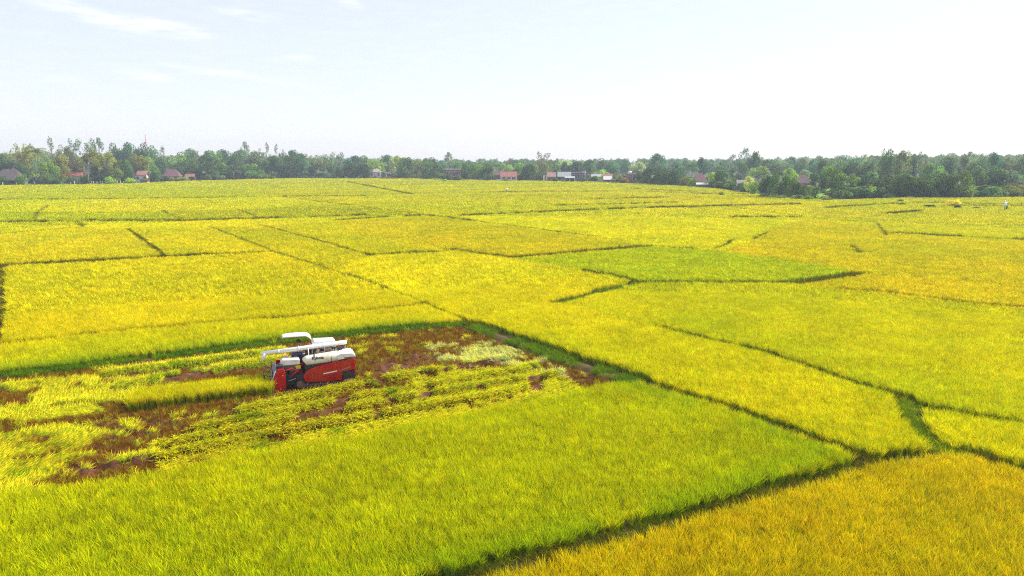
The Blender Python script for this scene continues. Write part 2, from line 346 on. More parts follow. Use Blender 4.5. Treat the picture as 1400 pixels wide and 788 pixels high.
# bunds: (points, gap half width, grass share, green)
BUNDS = [
 ([(286, 310), (375, 343.6), (428, 361), (500, 383), (582, 415), (646, 440)], .36, .35, 0),
 ([(646, 441), (760, 481), (870, 517)], 1.05, .9, 1),
 ([(870, 518), (1000, 556), (1073, 582), (1146, 608), (1190, 624)], .5, .5, 0),
 ([(560, 806), (600, 793), (800, 739), (1000, 684), (1190, 629), (1267, 618)], .52, .6, 0),
 ([(764, 413), (820, 398), (875, 385)], .7, 1.0, 1), ([(795, 369), (835, 376), (875, 385)], .5, .5, 0),
 ([(875, 385), (990, 385), (1093, 385), (1175, 373)], .6, .6, 0), ([(1085, 386), (1175, 373)], .9, .9, 0),
 ([(700, 352), (800, 344), (893, 336), (946, 340)], .6, .4, 0),
 ([(900, 446), (989, 467), (1043, 480), (1106, 502), (1183, 526), (1238, 542)], .45, .5, 0),
 ([(1238, 542), (1247, 570), (1266, 595), (1296, 614)], .55, 1.0, 2), ([(1245, 549), (1270, 556), (1329, 567), (1400, 578), (1560, 605)], .45, .4, 0),
 ([(1325, 613), (1362, 628), (1400, 638), (1560, 678)], .5, .5, 0),
 ([(-300, 510), (0, 470), (200, 449), (400, 432), (500, 425), (582, 415)], .5, .35, 0),
 ([(-60, 367), (0, 363), (110, 357), (227, 351)], .8, .4, 0), ([(227, 351), (371, 344)], .5, .4, 0), ([(2, 363), (1, 400), (0, 440), (-4, 470)], .22, .4, 0),
 ([(175, 313), (205, 334), (227, 351)], .55, .4, 0), ([(357, 308), (457, 334.6), (493, 346), (507, 349)], .55, .4, 0), ([(507, 349), (607, 343.5)], .5, .4, 0), ([(614, 341), (700, 352)], .4, .4, 0),
 ([(-60, 322), (0, 320), (114, 311)], .5, .3, 0), ([(104, 302), (114, 310)], .7, .3, 0),
 ([(0, 304), (107, 302), (250, 302)], .4, .3, 0), ([(250, 302), (357, 299), (500, 294)], .6, .3, 0), ([(221, 288), (254, 302)], .6, .3, 0), ([(325, 286), (357, 299)], .5, .3, 0),
 ([(0, 273), (171, 272), (371, 269), (500, 268)], .9, .3, 0), ([(388, 269), (450, 277), (500, 283), (587, 295), (646, 302), (771, 318)], 1.0, .4, 0), ([(771, 318), (878, 333)], .5, .4, 0),
 ([(457, 302), (582, 294)], .6, .3, 0), ([(475, 249), (564, 266)], .7, .3, 0), ([(46, 300), (52, 290), (66, 281)], .4, .3, 0),
 ([(628, 295), (782, 288), (914, 283), (950, 284)], .9, .3, 0), ([(811, 272), (918, 270)], 1.3, .3, 0), ([(900, 284), (1093, 279)], .9, .3, 0), ([(986, 281), (1129, 300)], .5, .3, 0),
 ([(1200, 306), (1206, 315), (1212, 322.5)], .35, .6, 0), ([(1218, 319), (1300, 323), (1400, 328), (1560, 335)], .8, .3, 0), ([(1029, 328), (1050, 317)], .5, .5, 0), ([(975, 341), (990, 336), (1002, 328)], .5, .5, 0),
 ([(1164, 335), (1177, 346)], .5, .3, 0), ([(1150, 394), (1257, 404.6), (1329, 414), (1400, 419)], .4, .2, 0), ([(1214, 292), (1257, 288.6)], 1.0, .3, 0),
 ([(664, 263), (760, 262), (830, 262)], .9, .3, 0), ([(860, 258), (1020, 266)], .9, .3, 0), ([(880, 262), (985, 266), (1060, 272)], 1.0, .4, 0), ([(1130, 284), (1250, 277), (1400, 280)], .9, .3, 0), ([(1300, 281), (1500, 283)], 1.0, .3, 0),
 ([(760, 281), (930, 277)], .6, .3, 0), ([(1000, 297), (1093, 297)], .6, .3, 0),
]
def _bw(p, w):                          # far bunds run across the view and need their full width to show
    a, b = G(*p[0]), G(*p[-1]); d = (a.y + b.y) / 2; al = abs((b - a).x) / max((b - a).length, .1)
    return w * (1 + (.35 if d > 150 else .4 if d > 65 else 0) * al) * (.5 if al < .6 and d > 90 else 1)
BUNDS = [(W(p, .55), _bw(p, w), g, c) for p, w, g, c in BUNDS]
CUT_BUND = (W([(-300, 566), (-60, 528), (0, 520), (90, 510), (200, 495.5), (380, 473.5), (500, 459), (640, 447)]), .55, 1.0, 1)
STRIP = W([(178, 566), (383, 541), (374, 529), (187, 550)])

# harvester frame: rear near corner and front near corner on the ground
HA, HB = G(487, 527.5), G(384, 538)
HU = (HB - HA).normalized(); HRZ = math.atan2(HU.y, HU.x)
def hloc(x, y):
    dx, dy = x - HA.x, y - HA.y
    return dx * HU.x + dy * HU.y, -dx * HU.y + dy * HU.x       # along heading, to the left (towards the camera)

# ------------------------------------------------------------------ ground
def mat_ground(name, c1, c2, scale, rough=.9, bump=.5):
    m = bpy.data.materials.new(name); m.use_nodes = True; nt = m.node_tree; N = nt.nodes.new; L = nt.links.new; b = nt.nodes['Principled BSDF']
    tc = N('ShaderNodeTexCoord'); nz = N('ShaderNodeTexNoise'); nz.inputs['Scale'].default_value = scale; nz.inputs['Detail'].default_value = 9; nz.inputs['Roughness'].default_value = .65; L(tc.outputs['Object'], nz.inputs['Vector'])
    cr = N('ShaderNodeValToRGB'); cr.color_ramp.elements[0].position = .35; cr.color_ramp.elements[0].color = (*c1, 1); cr.color_ramp.elements[1].position = .65; cr.color_ramp.elements[1].color = (*c2, 1)
    L(nz.outputs[0], cr.inputs[0]); L(cr.outputs[0], b.inputs['Base Color']); b.inputs['Roughness'].default_value = rough; b.inputs['Specular IOR Level'].default_value = .12
    bp = N('ShaderNodeBump'); bp.inputs['Strength'].default_value = bump; bp.inputs['Distance'].default_value = .1; L(nz.outputs[0], bp.inputs['Height']); L(bp.outputs[0], b.inputs['Normal'])
    return m
g = link('ground', np_mesh('ground', [(-1600, -250, 0), (1600, -250, 0), (1600, 1500, 0), (-1600, 1500, 0)], [(0, 1, 2, 3)], [mat_ground('soil', (.10, .075, .03), (.17, .15, .05), .35)])); tag(g, kind='structure')
# village land behind the fields: one sheet following the field edge
vv = W(EDGE); vl = [(x, y, .01) for x, y, _ in vv] + [(1590, 1490, .01), (-1590, 1490, .01)]
g2 = link('village_land', np_mesh('village_land', vl, [tuple(range(len(vl)))], [mat_ground('village_soil', (.05, .07, .02), (.10, .10, .04), .12)])); tag(g2, kind='structure')

def mud_sheet():
    xs = [p[0] for p in CUT]; ys = [p[1] for p in CUT]; x0, x1, y0, y1 = min(xs) - 1, max(xs) + 1, min(ys) - 1, max(ys) + 1
    x0 = max(x0, -42); st = .14
    nx, ny = int((x1 - x0) / st), int((y1 - y0) / st); X, Y = np.meshgrid(np.linspace(x0, x1, nx), np.linspace(y0, y1, ny)); x, y = X.ravel(), Y.ravel()
    z = .06 + .10 * (fbm(x, y, 1.4, 3) - .5) + .13 * (fbm(x, y, .42, 5, 2) - .5)
    for ln, w, dp in RUTS:
        d, s = dist_line(ln, x, y); z -= dp * np.exp(-(d / w) ** 2); z += dp * .7 * np.exp(-((d - 1.7 * w) / (.7 * w)) ** 2)
    for ln, w in ROWS:
        d, s = dist_line(ln, x, y); z += .30 * np.exp(-(d / w) ** 2)
    z = np.maximum(z, .012); ins = inside(CUT, x, y).reshape(ny, nx)
    idx = np.arange(nx * ny).reshape(ny, nx); q = ins[:-1, :-1] | ins[1:, 1:] | ins[:-1, 1:] | ins[1:, :-1]
    F = np.stack([idx[:-1, :-1][q], idx[:-1, 1:][q], idx[1:, 1:][q], idx[1:, :-1][q]], 1)
    me = np_mesh('mud', np.stack([x, y, z], 1), F.tolist(), [], True); bm = bmesh.new(); bm.from_mesh(me)
    bmesh.ops.delete(bm, geom=[v for v in bm.verts if not v.link_faces], context='VERTS'); bm.to_mesh(me); bm.free()
    m = mat_ground('wet_mud', (.045, .018, .010), (.17, .064, .028), 2.2, .5, 1.0)
    nt = m.node_tree; b = nt.nodes['Principled BSDF']; n2 = nt.nodes.new('ShaderNodeTexNoise'); n2.inputs['Scale'].default_value = .8; mr = nt.nodes.new('ShaderNodeMapRange'); mr.inputs[1].default_value = .4; mr.inputs[2].default_value = .6; mr.inputs[3].default_value = .55; mr.inputs[4].default_value = .95
    tcn = [n for n in nt.nodes if n.type == 'TEX_COORD'][0]; nt.links.new(tcn.outputs['Object'], n2.inputs['Vector']); nt.links.new(n2.outputs[0], mr.inputs[0]); nt.links.new(mr.outputs[0], b.inputs['Roughness'])
    me.materials.append(m); tag(link('mud', me), kind='structure')
ROWS = [(W(p), w) for p, w in [([(325, 570), (420, 548), (500, 530), (560, 518), (610, 510), (690, 498)], .36), ([(262, 594), (330, 581), (480, 552), (560, 538), (650, 522), (735, 508)], .28), ([(215, 619), (262, 607), (400, 578), (520, 555), (600, 542), (700, 527), (770, 516)], .28), ([(120, 650), (215, 633), (300, 614), (400, 594), (520, 572), (640, 552), (740, 533)], .26),
                               ([(150, 519), (250, 505), (385, 487)], .6), ([(165, 535), (280, 515), (385, 499)], .65)]]
RUTS = [(W(p), w, d) for p, w, d in [([(500, 524), (545, 511), (590, 497), (640, 478), (668, 466)], .20, .13), ([(495, 514), (540, 500), (585, 486), (630, 469)], .20, .13), ([(120, 580), (200, 574), (300, 560), (385, 547)], .18, .10), ([(110, 588), (200, 583), (300, 568), (330, 563)], .18, .10), ([(130, 590), (190, 600), (212, 608)], .28, .18), ([(112, 620), (150, 626), (190, 632)], .3, .2), ([(80, 640), (110, 645), (140, 648)], .28, .18), ([(200, 580), (240, 586), (260, 600)], .22, .12),
                                     ([(604, 506), (640, 505), (668, 504)], .3, .2), ([(500, 500), (540, 488), (575, 492)], .3, .15), ([(500, 512), (540, 503), (600, 490)], .3, .12), ([(780, 520), (800, 522), (815, 520)], .3, .15), ([(10, 635), (50, 630)], .3, .18)]]
mud_sheet()

# ------------------------------------------------------------------ rice
def tints(base, x, y, n):
    f = fbm(x, y, 9.0, 11) - .5; f2 = fbm(x, y, 2.2, 17, 2) - .5; f3 = fbm(x * .5 + y * .2, y * .25, 22.0, 23, 2) - .5
    v = np.clip(1 + .22 * f2 + .15 * f + rng.normal(0, .13, n), .5, 1.5); hue = .22 * f + .22 * f3 + rng.normal(0, .07, n)
    t = np.empty((n, 3)); t[:, 0] = base[:, 0] * v * (1 + hue * .8); t[:, 1] = base[:, 1] * v * (1 + hue * .1); t[:, 2] = base[:, 2]
    return np.clip(t * np.array((.95, .94, .97)), 0, .9)
def far_color(px, py):
    """plots too far to trace: bands of yellow and lime"""
    yy = py + .004 * (px - 700)
    cuts = [248, 251, 253.5, 257, 260, 263, 266.5, 270, 274, 279, 285, 292]; cols = [Yl, LIME, BRY, GRN, Yl, LIME, BRY, OLI, Yl, BRY, (.62,.62,.001), BRY, Yl]
    k = np.digitize(yy + 1.5 * np.sin(px / 130.0 + yy * .6), cuts); return np.array(cols)[k] * .5 + np.array(Yl) * .5
def rice():
    zones = [(15, 72, .215, VA), (72, 165, .46, VB), (165, 340, 1.05, VC), (340, 640, 2.1, VD)]
    store = {}
    for r0, r1, cell, var in zones:
        ys = np.arange(max(r0 * .6, 12), r1, cell); xs = np.arange(-r1, r1, cell); X, Y = np.meshgrid(xs, ys)
        x = (X + rng.uniform(-.48, .48, X.shape) * cell).ravel(); y = (Y + rng.uniform(-.48, .48, X.shape) * cell).ravel()
        d = np.hypot(x, y); k = (d >= r0) & (d < r1) & (np.abs(x) < .77 * y + 4); x, y = x[k], y[k]
        k = inside(FIELD_POLY, x, y); x, y = x[k], y[k]
        n = len(x); keep = ~inside(CUT, x, y); hs = np.ones(n)
        for ln, w, gs, c in BUNDS + [CUT_BUND]:
            dd, s = dist_line(ln, x, y); jit = .12 * np.sin(s * .9) + .2 * (vnoise(x, y, 1.3, 5) - .5)
            keep &= dd > w + jit * min(1, w) + .3 * cell * (cell < 1)
        x, y = x[keep], y[keep]; n = len(x)
        px, py = proj(np.stack([x, y, np.full(n, ZT)], 1)); pid = np.full(n, -1); base = far_color(px, py)
        for i, (l, c, poly) in enumerate(PLOTS_W):
            m = (pid < 0) & inside(poly, x, y); pid[m] = i; base[m] = c
        T = tints(base, x, y, n)
        # greener, less ripe plants along some bunds
        for ln, w, gs, c in (BUNDS[3], BUNDS[1], CUT_BUND, BUNDS[2]):
            dd, s = dist_line(ln, x, y); e = np.exp(-(dd / 1.6) ** 2) * .5 * (vnoise(x, y, 2.5, 9) > .35); lim = (pid == 1) | (pid == 12)
            e = e * lim; T = T * (1 - e[:, None]) + np.array((.22, .42, .003)) * e[:, None]
        rot = np.stack([rng.normal(.05, .05, n), rng.normal(.03, .05, n), rng.uniform(0, 2 * PI, n)], 1)
        sc = (.96 + .14 * (fbm(x, y, 3, 31, 2) - .5) * 2 + rng.normal(0, .055, n)); scl = np.stack([rng.uniform(.9, 1.25, n), rng.uniform(.9, 1.25, n), sc], 1)
        vr = rng.integers(var[0], var[0] + var[1], n); P = np.stack([x, y, np.zeros(n)], 1)
        for i in np.unique(pid):
            m = pid == i; store.setdefault(int(i), []).append((P[m], rot[m], scl[m], vr[m], T[m]))
    for i, parts in sorted(store.items()):
        a = [np.concatenate(z) for z in zip(*parts)]
        o = scatter('rice_crop', *a, GRP)
        tag(o, PLOTS[i][0] if i >= 0 else 'banded yellow and lime rice of the most distant plots', 'rice', kind='stuff')
rice()

def cut_plot():
    xs = [p[0] for p in CUT]; ys = [p[1] for p in CUT]; c = .135
    X, Y = np.meshgrid(np.arange(max(min(xs), -42), max(xs), c), np.arange(min(ys), max(ys), c))
    x = (X + rng.uniform(-.5, .5, X.shape) * c).ravel(); y = (Y + rng.uniform(-.5, .5, X.shape) * c).ravel()
    k = inside(CUT, x, y); x, y = x[k], y[k]
    hx, hy = hloc(x, y); k = ~((hx > -.1) & (hx < 4.7) & (hy < .40) & (hy > -2.15)); x, y = x[k], y[k]; n = len(x)
    dcb, _ = dist_line(CUT_BUND[0], x, y); dd2, _ = dist_line(BUNDS[1][0], x, y); k = (dcb > .5) & (dd2 > .95); x, y = x[k], y[k]; n = len(x)
    px, py = proj(np.stack([x, y, np.zeros(n)], 1))
    strip = inside(STRIP, x, y)
    row = np.zeros(n); zoff = np.zeros(n)
    for ln, w in ROWS:
        d, s = dist_line(ln, x, y); w2 = w * (.85 + .35 * vnoise(s * 1.0, d * 0, .8, 41)); m = d < w2; row[m] = 1; zoff = np.maximum(zoff, np.where(m, .36 * (1 - (d / w2) ** 2), 0))
    front = inside([(212, 612), (325, 566), (420, 544), (500, 526), (620, 507), (720, 512), (790, 522), (790, 532), (700, 549), (480, 592), (330, 617), (215, 640)], px, py); row = np.where(front & (vnoise(x, y, .9, 55) > .95), 1, row)
    Z = [[(-400, 560), (0, 530), (60, 522), (150, 518), (195, 530), (187, 548), (172, 566), (100, 573), (60, 580), (0, 588), (-400, 640)], [(-400, 650), (0, 600), (90, 585), (152, 585), (140, 600), (112, 612), (125, 620), (85, 640), (60, 668), (0, 690), (-400, 780)], [(578, 476), (700, 466), (765, 492), (722, 506), (640, 500), (600, 498)], [(560, 520), (620, 508), (700, 508), (790, 516), (780, 530), (690, 548), (560, 560)], [(85, 588), (190, 578), (180, 588), (100, 597)], [(170, 590), (210, 596), (205, 604), (140, 600)]]
    lod = np.zeros(n, bool)
    for z in Z: lod |= inside(z, px, py)
    edge = inside([(222, 634), (330, 611), (480, 585), (600, 563), (700, 545), (780, 529), (800, 540), (700, 560), (600, 580), (480, 602), (330, 630), (215, 652)], px, py); lod |= edge; front |= edge
    rut = np.zeros(n, bool)
    for ln, w, dp in RUTS: d, s = dist_line(ln, x, y); rut |= d < w * 1.2
    dents = fbm(x, y, 1.5, 61, 2); dent2 = vnoise(x, y, .8, 67)
    straw = ((row > 0) | lod) & ~strip & ~rut & (dents < .66) & (dent2 < np.where(front, .84, .84))
    straw |= ~strip & ~rut & ~front & (vnoise(x, y, .6, 97) > .78) & (rng.random(n) < .5)
    stub = ~straw & ~strip & (~rut | (rng.random(n) < .4)) & (vnoise(x, y, 1.1, 71) > .15) & (rng.random(n) < .95)
    behind = inside([(488, 500), (600, 470), (640, 455), (700, 470), (600, 505), (500, 522)], px, py); stub &= ~(behind & (vnoise(x, y, .9, 73) < .25))
    out = []
    # uncut strip: standing rice
    m = strip & (rng.random(n) < .9); k = m.sum(); T = tints(np.tile(np.array((.62, .58, .003)), (k, 1)), x[m], y[m], k)
    o = scatter('rice_crop', np.stack([x[m], y[m], np.zeros(k)], 1), np.stack([rng.normal(0, .08, k), rng.normal(0, .08, k), rng.uniform(0, 6.28, k)], 1), np.stack([np.ones(k), np.ones(k), rng.normal(1.12, .06, k)], 1), rng.integers(0, 4, k), T, GRP)
    tag(o, 'last uncut strip of standing rice ahead of the harvester', 'rice', kind='stuff')
    # laid straw: blades lean over along the rows, swirl in the lodged patches
    m = straw; k = m.sum(); fl = 3.6 + 1.0 * (fbm(x[m], y[m], 3.0, 81) - .5) * 2 + np.where(lod[m] & ~front[m], 6.0 * (fbm(x[m], y[m], 5.0, 83, 2) - .5), 0) + rng.normal(0, .22, k)
    fl = np.where(front[m], -1.0 + PI / 2 + 1.0 * (fbm(x[m], y[m], 2.0, 85, 2) - .5) + rng.normal(0, .2, k), fl)
    tilt = np.where(front[m], rng.normal(1.24, .14, k), rng.normal(1.38, .12, k))
    pale = inside(Z[2], px[m], py[m]) | inside([(740, 500), (790, 508), (785, 522), (745, 516)], px[m], py[m])
    base = np.where(pale[:, None], np.array((.78, .72, .26)), np.array((.76, .68, .025)))
    base = np.where((vnoise(x[m], y[m], 1.6, 87) > .80)[:, None] & ~pale[:, None], np.array((.50, .55, .010)), base)
    T = tints(base, x[m], y[m], k); T[:, 2] = base[:, 2]
    P = np.stack([x[m], y[m], .03 + zoff[m] + rng.uniform(0, .10, k)], 1)
    o = scatter('laid_straw', P, np.stack([tilt, rng.normal(0, .08, k), fl], 1), np.stack([np.ones(k), np.ones(k), rng.normal(.9, .12, k)], 1), rng.integers(VG[0], VG[0] + VG[1], k), T, GRP)
    tag(o, 'yellow cut and flattened rice straw lying in rows on mud', 'straw', kind='stuff')
    m = stub; k = m.sum(); q = rng.random(k); base = np.where((q < .6)[:, None], np.array((.36, .12, .02)), np.where((q < .86)[:, None], np.array((.58, .25, .02)), np.array((.62, .50, .02))))
    base = base * rng.uniform(.75, 1.5, (k, 1))
    o = scatter('rice_stubble', np.stack([x[m], y[m], np.full(k, .04)], 1), np.stack([rng.normal(0, .25, k), rng.normal(0, .25, k), rng.uniform(0, 6.28, k)], 1), np.stack([np.ones(k), np.ones(k), rng.normal(1, .25, k)], 1), rng.integers(VF[0], VF[0] + VF[1], k), base, GRP)
    tag(o, 'reddish brown rice stubble on the harvested mud', 'stubble', kind='stuff')
cut_plot()

def bunds():
    m = mat_ground('bund_earth', (.05, .034, .014), (.11, .075, .024), .9)
    P = []; T = []; V = []; SC = []
    for ln, w, gs, green in BUNDS + [CUT_BUND]:
        d = math.hypot(ln[0][0], ln[0][1]); w2 = min(w, 1.0) * .8; pts = []
        for a, b in zip(ln, ln[1:]):
            a, b = Vector(a), Vector(b); k = max(2, int((b - a).length / (.5 if d < 120 else 3)))
            pts += [a.lerp(b, i / k) for i in range(k)]
        pts.append(Vector(ln[-1])); n = len(pts); Vs = []; Fs = []
        for i, p in enumerate(pts):
            t = (pts[min(i + 1, n - 1)] - pts[max(i - 1, 0)]).normalized(); s = Vector((-t.y, t.x, 0)); q = w2 * random.uniform(.85, 1.15); hh = .22 * random.uniform(.8, 1.2)
            for o_, z in ((-q, -.02), (-q * .55, hh * .85), (0, hh), (q * .55, hh * .85), (q, -.02)): Vs.append((p.x + s.x * o_, p.y + s.y * o_, z))
        for i in range(n - 1):
            for j in range(4): a = i * 5 + j; Fs.append((a, a + 1, a + 6, a + 5))
        tag(link('earth_bund', np_mesh('earth_bund', Vs, Fs, [m], True)), kind='structure')
        step = .10 if d < 60 else (.22 if d < 200 else .4)
        for a, b in zip(ln, ln[1:]):
            a, b = Vector(a), Vector(b); L_ = (b - a).length; k = int(L_ / step * (1 + gs * 1.2)); t = rng.random(k)
            if k == 0: continue
            ax = np.array(a)[None] * (1 - t[:, None]) + np.array(b)[None] * t[:, None]; nn = Vector((-(b - a).y, (b - a).x)).normalized()
            off = rng.uniform(-1, 1, k) * min(w2, .7 if d < 70 else .4) * 1.05; dist = np.hypot(ax[:, 0], ax[:, 1])
            x = ax[:, 0] + nn.x * off; y = ax[:, 1] + nn.y * off; kk = (vnoise(x, y, 1.8, 91) < .25 + gs * .6) | ((dist > 75) & (vnoise(x, y, 9, 92) < .66)); x, y, dist = x[kk], y[kk], dist[kk]; k = len(x); tall = np.clip((dist - 60) / 60, 0, 1)[:, None] * (1 if abs((b - a).x) > .6 * L_ or L_ > 60 else .25) if not green else np.zeros((k, 1))
            P.append(np.stack([x, y, np.full(k, .12)], 1)); f = vnoise(x, y, 2.0, 93)[:, None]
            gcol = (np.array((.13, .26, .006)) * (1 - f) + np.array((.30, .38, .006)) * f) if green == 1 else (np.array((.26, .34, .006)) * (1 - f) + np.array((.46, .48, .006)) * f) if green else np.array((.20, .20, .01)) * (1 - f) + np.array((.30, .19, .015)) * f
            gcol = gcol * (1 - tall) + np.array((.17, .15, .008)) * tall; T.append(gcol * rng.uniform(.7, 1.25, (k, 1))); s = (1.0 if d < 90 else 1.3); hz = rng.uniform(.6, 1.25, k) * s * (1 + .75 * tall[:, 0]); SC.append(np.stack([np.full(k, s * 1.2) * (1 + tall[:, 0]), np.full(k, s * 1.2) * (1 + tall[:, 0]), hz], 1)); V.append(rng.integers(VE[0], VE[0] + VE[1], k))
    P = np.concatenate(P); n = len(P); hx, hy = hloc(P[:, 0], P[:, 1])
    o = scatter('bund_grass', P, np.stack([rng.normal(0, .15, n), rng.normal(0, .15, n), rng.uniform(0, 6.28, n)], 1), np.concatenate(SC), np.concatenate(V), np.concatenate(T), GRP)
    tag(o, 'green and brown grass growing on the field bunds', 'grass', kind='stuff')
bunds()

# ------------------------------------------------------------------ figures
def person(name, label, joints, loc, rz, shirt, trouser, hat=None, facing=0.0):
    """one continuous skinned body in local metres (x forward), clothes as child meshes on the same joints"""
    root = empty(name, loc, rz); tag(root, label, 'person')
    J = joints
    def skin(nm, pts, edges, rad, mat, parent, sub=2):
        me = bpy.data.meshes.new(nm); me.from_pydata([tuple(p) for p in pts], edges, []); me.update(); me.materials.append(mat)
        o = link(nm, me, parent); sk = o.modifiers.new('skin', 'SKIN'); sk.use_smooth_shade = True
        for i, r in enumerate(rad): me.skin_vertices[0].data[i].radius = (r, r)
        me.skin_vertices[0].data[0].use_root = True
        o.modifiers.new('sub', 'SUBSURF').levels = sub; o.modifiers['sub'].render_levels = sub
        return o
    names = list(J); ix = {n: i for i, n in enumerate(names)}; pts = [J[n] for n in names]
    E = [('pelvis', 'waist'), ('waist', 'chest'), ('chest', 'neck'), ('neck', 'head'), ('head', 'crown')]
    RD = dict(pelvis=.15, waist=.135, chest=.15, neck=.055, head=.092, crown=.07, sh=.075, el=.047, wr=.032, hand=.035, hip=.10, knee=.066, ank=.045, toe=.04)
    for sd in 'lr':
        E += [('chest', 'sh' + sd), ('sh' + sd, 'el' + sd), ('el' + sd, 'wr' + sd), ('wr' + sd, 'hand' + sd), ('pelvis', 'hip' + sd), ('hip' + sd, 'knee' + sd), ('knee' + sd, 'ank' + sd), ('ank' + sd, 'toe' + sd)]
    rad = [RD.get(n, RD.get(n[:-1])) for n in names]; pts = [Vector(p) for p in pts]; edges = [(ix[a], ix[b]) for a, b in E]
    for sd in 'lr':                                     # five fingers per hand
        h = J['hand' + sd]; w = J['wr' + sd]; h, w = Vector(h), Vector(w); d = (h - w).normalized(); s = d.cross(Vector((0, 0, 1))).normalized()
        dn = Vector((0, 0, -1))
        for k, ln in enumerate((.075, .085, .08, .065)):
            o0 = h + s * (.018 * (k - 1.5)); i0 = len(pts); pts += [o0 + d * .01, o0 + d * ln * .6, o0 + d * ln * .85 + dn * ln * .45]; rad += [.010, .009, .008]; edges += [(ix['hand' + sd], i0), (i0, i0 + 1), (i0 + 1, i0 + 2)]
        o0 = w + d * .03; i0 = len(pts); sg = 1 if sd == 'l' else -1
        pts += [o0 + s * .035 * sg, o0 + s * .055 * sg + d * .045]; rad += [.011, .009]; edges += [(ix['hand' + sd], i0), (i0, i0 + 1)]
    skin('body', pts, edges, rad, MT['skin'], root)
    up = ['waist', 'chest', 'shl', 'shr', 'ell', 'elr', 'pelvis', 'wrl', 'wrr']; u = {n: i for i, n in enumerate(up)}
    skin('shirt', [J[n] for n in up], [(u['waist'], u['chest']), (u['waist'], u['pelvis'])] + [(u['chest'], u['sh' + q]) for q in 'lr'] + [(u['sh' + q], u['el' + q]) for q in 'lr'] + [(u['el' + q], u['wr' + q]) for q in 'lr'], [.16, .172, .095, .095, .063, .063, .165, .045, .045], shirt, root)
    lo = ['pelvis', 'hipl', 'hipr', 'kneel', 'kneer', 'ankl', 'ankr']; l = {n: i for i, n in enumerate(lo)}
    skin('trousers', [J[n] for n in lo], [(l['pelvis'], l['hip' + q]) for q in 'lr'] + [(l['hip' + q], l['knee' + q]) for q in 'lr'] + [(l['knee' + q], l['ank' + q]) for q in 'lr'], [.168, .118, .118, .085, .085, .062, .062], trouser, root)
    hd = Vector(J['head'])
    for sy in (-1, 1):
        MB().box(-.012, .012, -.014, .014, -.008, .008, .004, Matrix.Translation(hd + Vector((.088, sy * .033, .012)))).build('eye', MT['ink'], root)
        MB().box(-.02, .02, -.008, .008, -.032, .032, .006, Matrix.Translation(hd + Vector((-.005, sy * .093, 0)))).build('ear', MT['skin'], root)
    MB().prism([(.08, .02), (.118, -.025), (.08, -.035)], 'y', -.016, .016, .005).build('nose', MT['skin'], root).location = hd
    MB().box(-.008, .008, -.025, .025, -.007, .007, .003, Matrix.Translation(hd + Vector((.088, 0, -.062)))).build('mouth', MT['cloth_red'], root)
    MB().tube([(-.028, 0, -.045), (-.022, 0, .03), (-.01, 0, .085), (0, 0, .105)], [.085, .10, .09, .04], 14).build('hair', MT['hair'], root).location = hd
    if hat:
        h = MB(); h.tube([(0, 0, .052), (0, 0, .06), (0, 0, .066), (0, 0, .068)], [.215, .22, .21, .115], 22); h.tube([(0, 0, .066), (0, 0, .13), (0, 0, .165), (0, 0, .175)], [.118, .112, .095, .05], 18)
        b = h.build('hat', hat, root); b.location = hd; b.rotation_euler = (.06, -.08, 0)
    return root

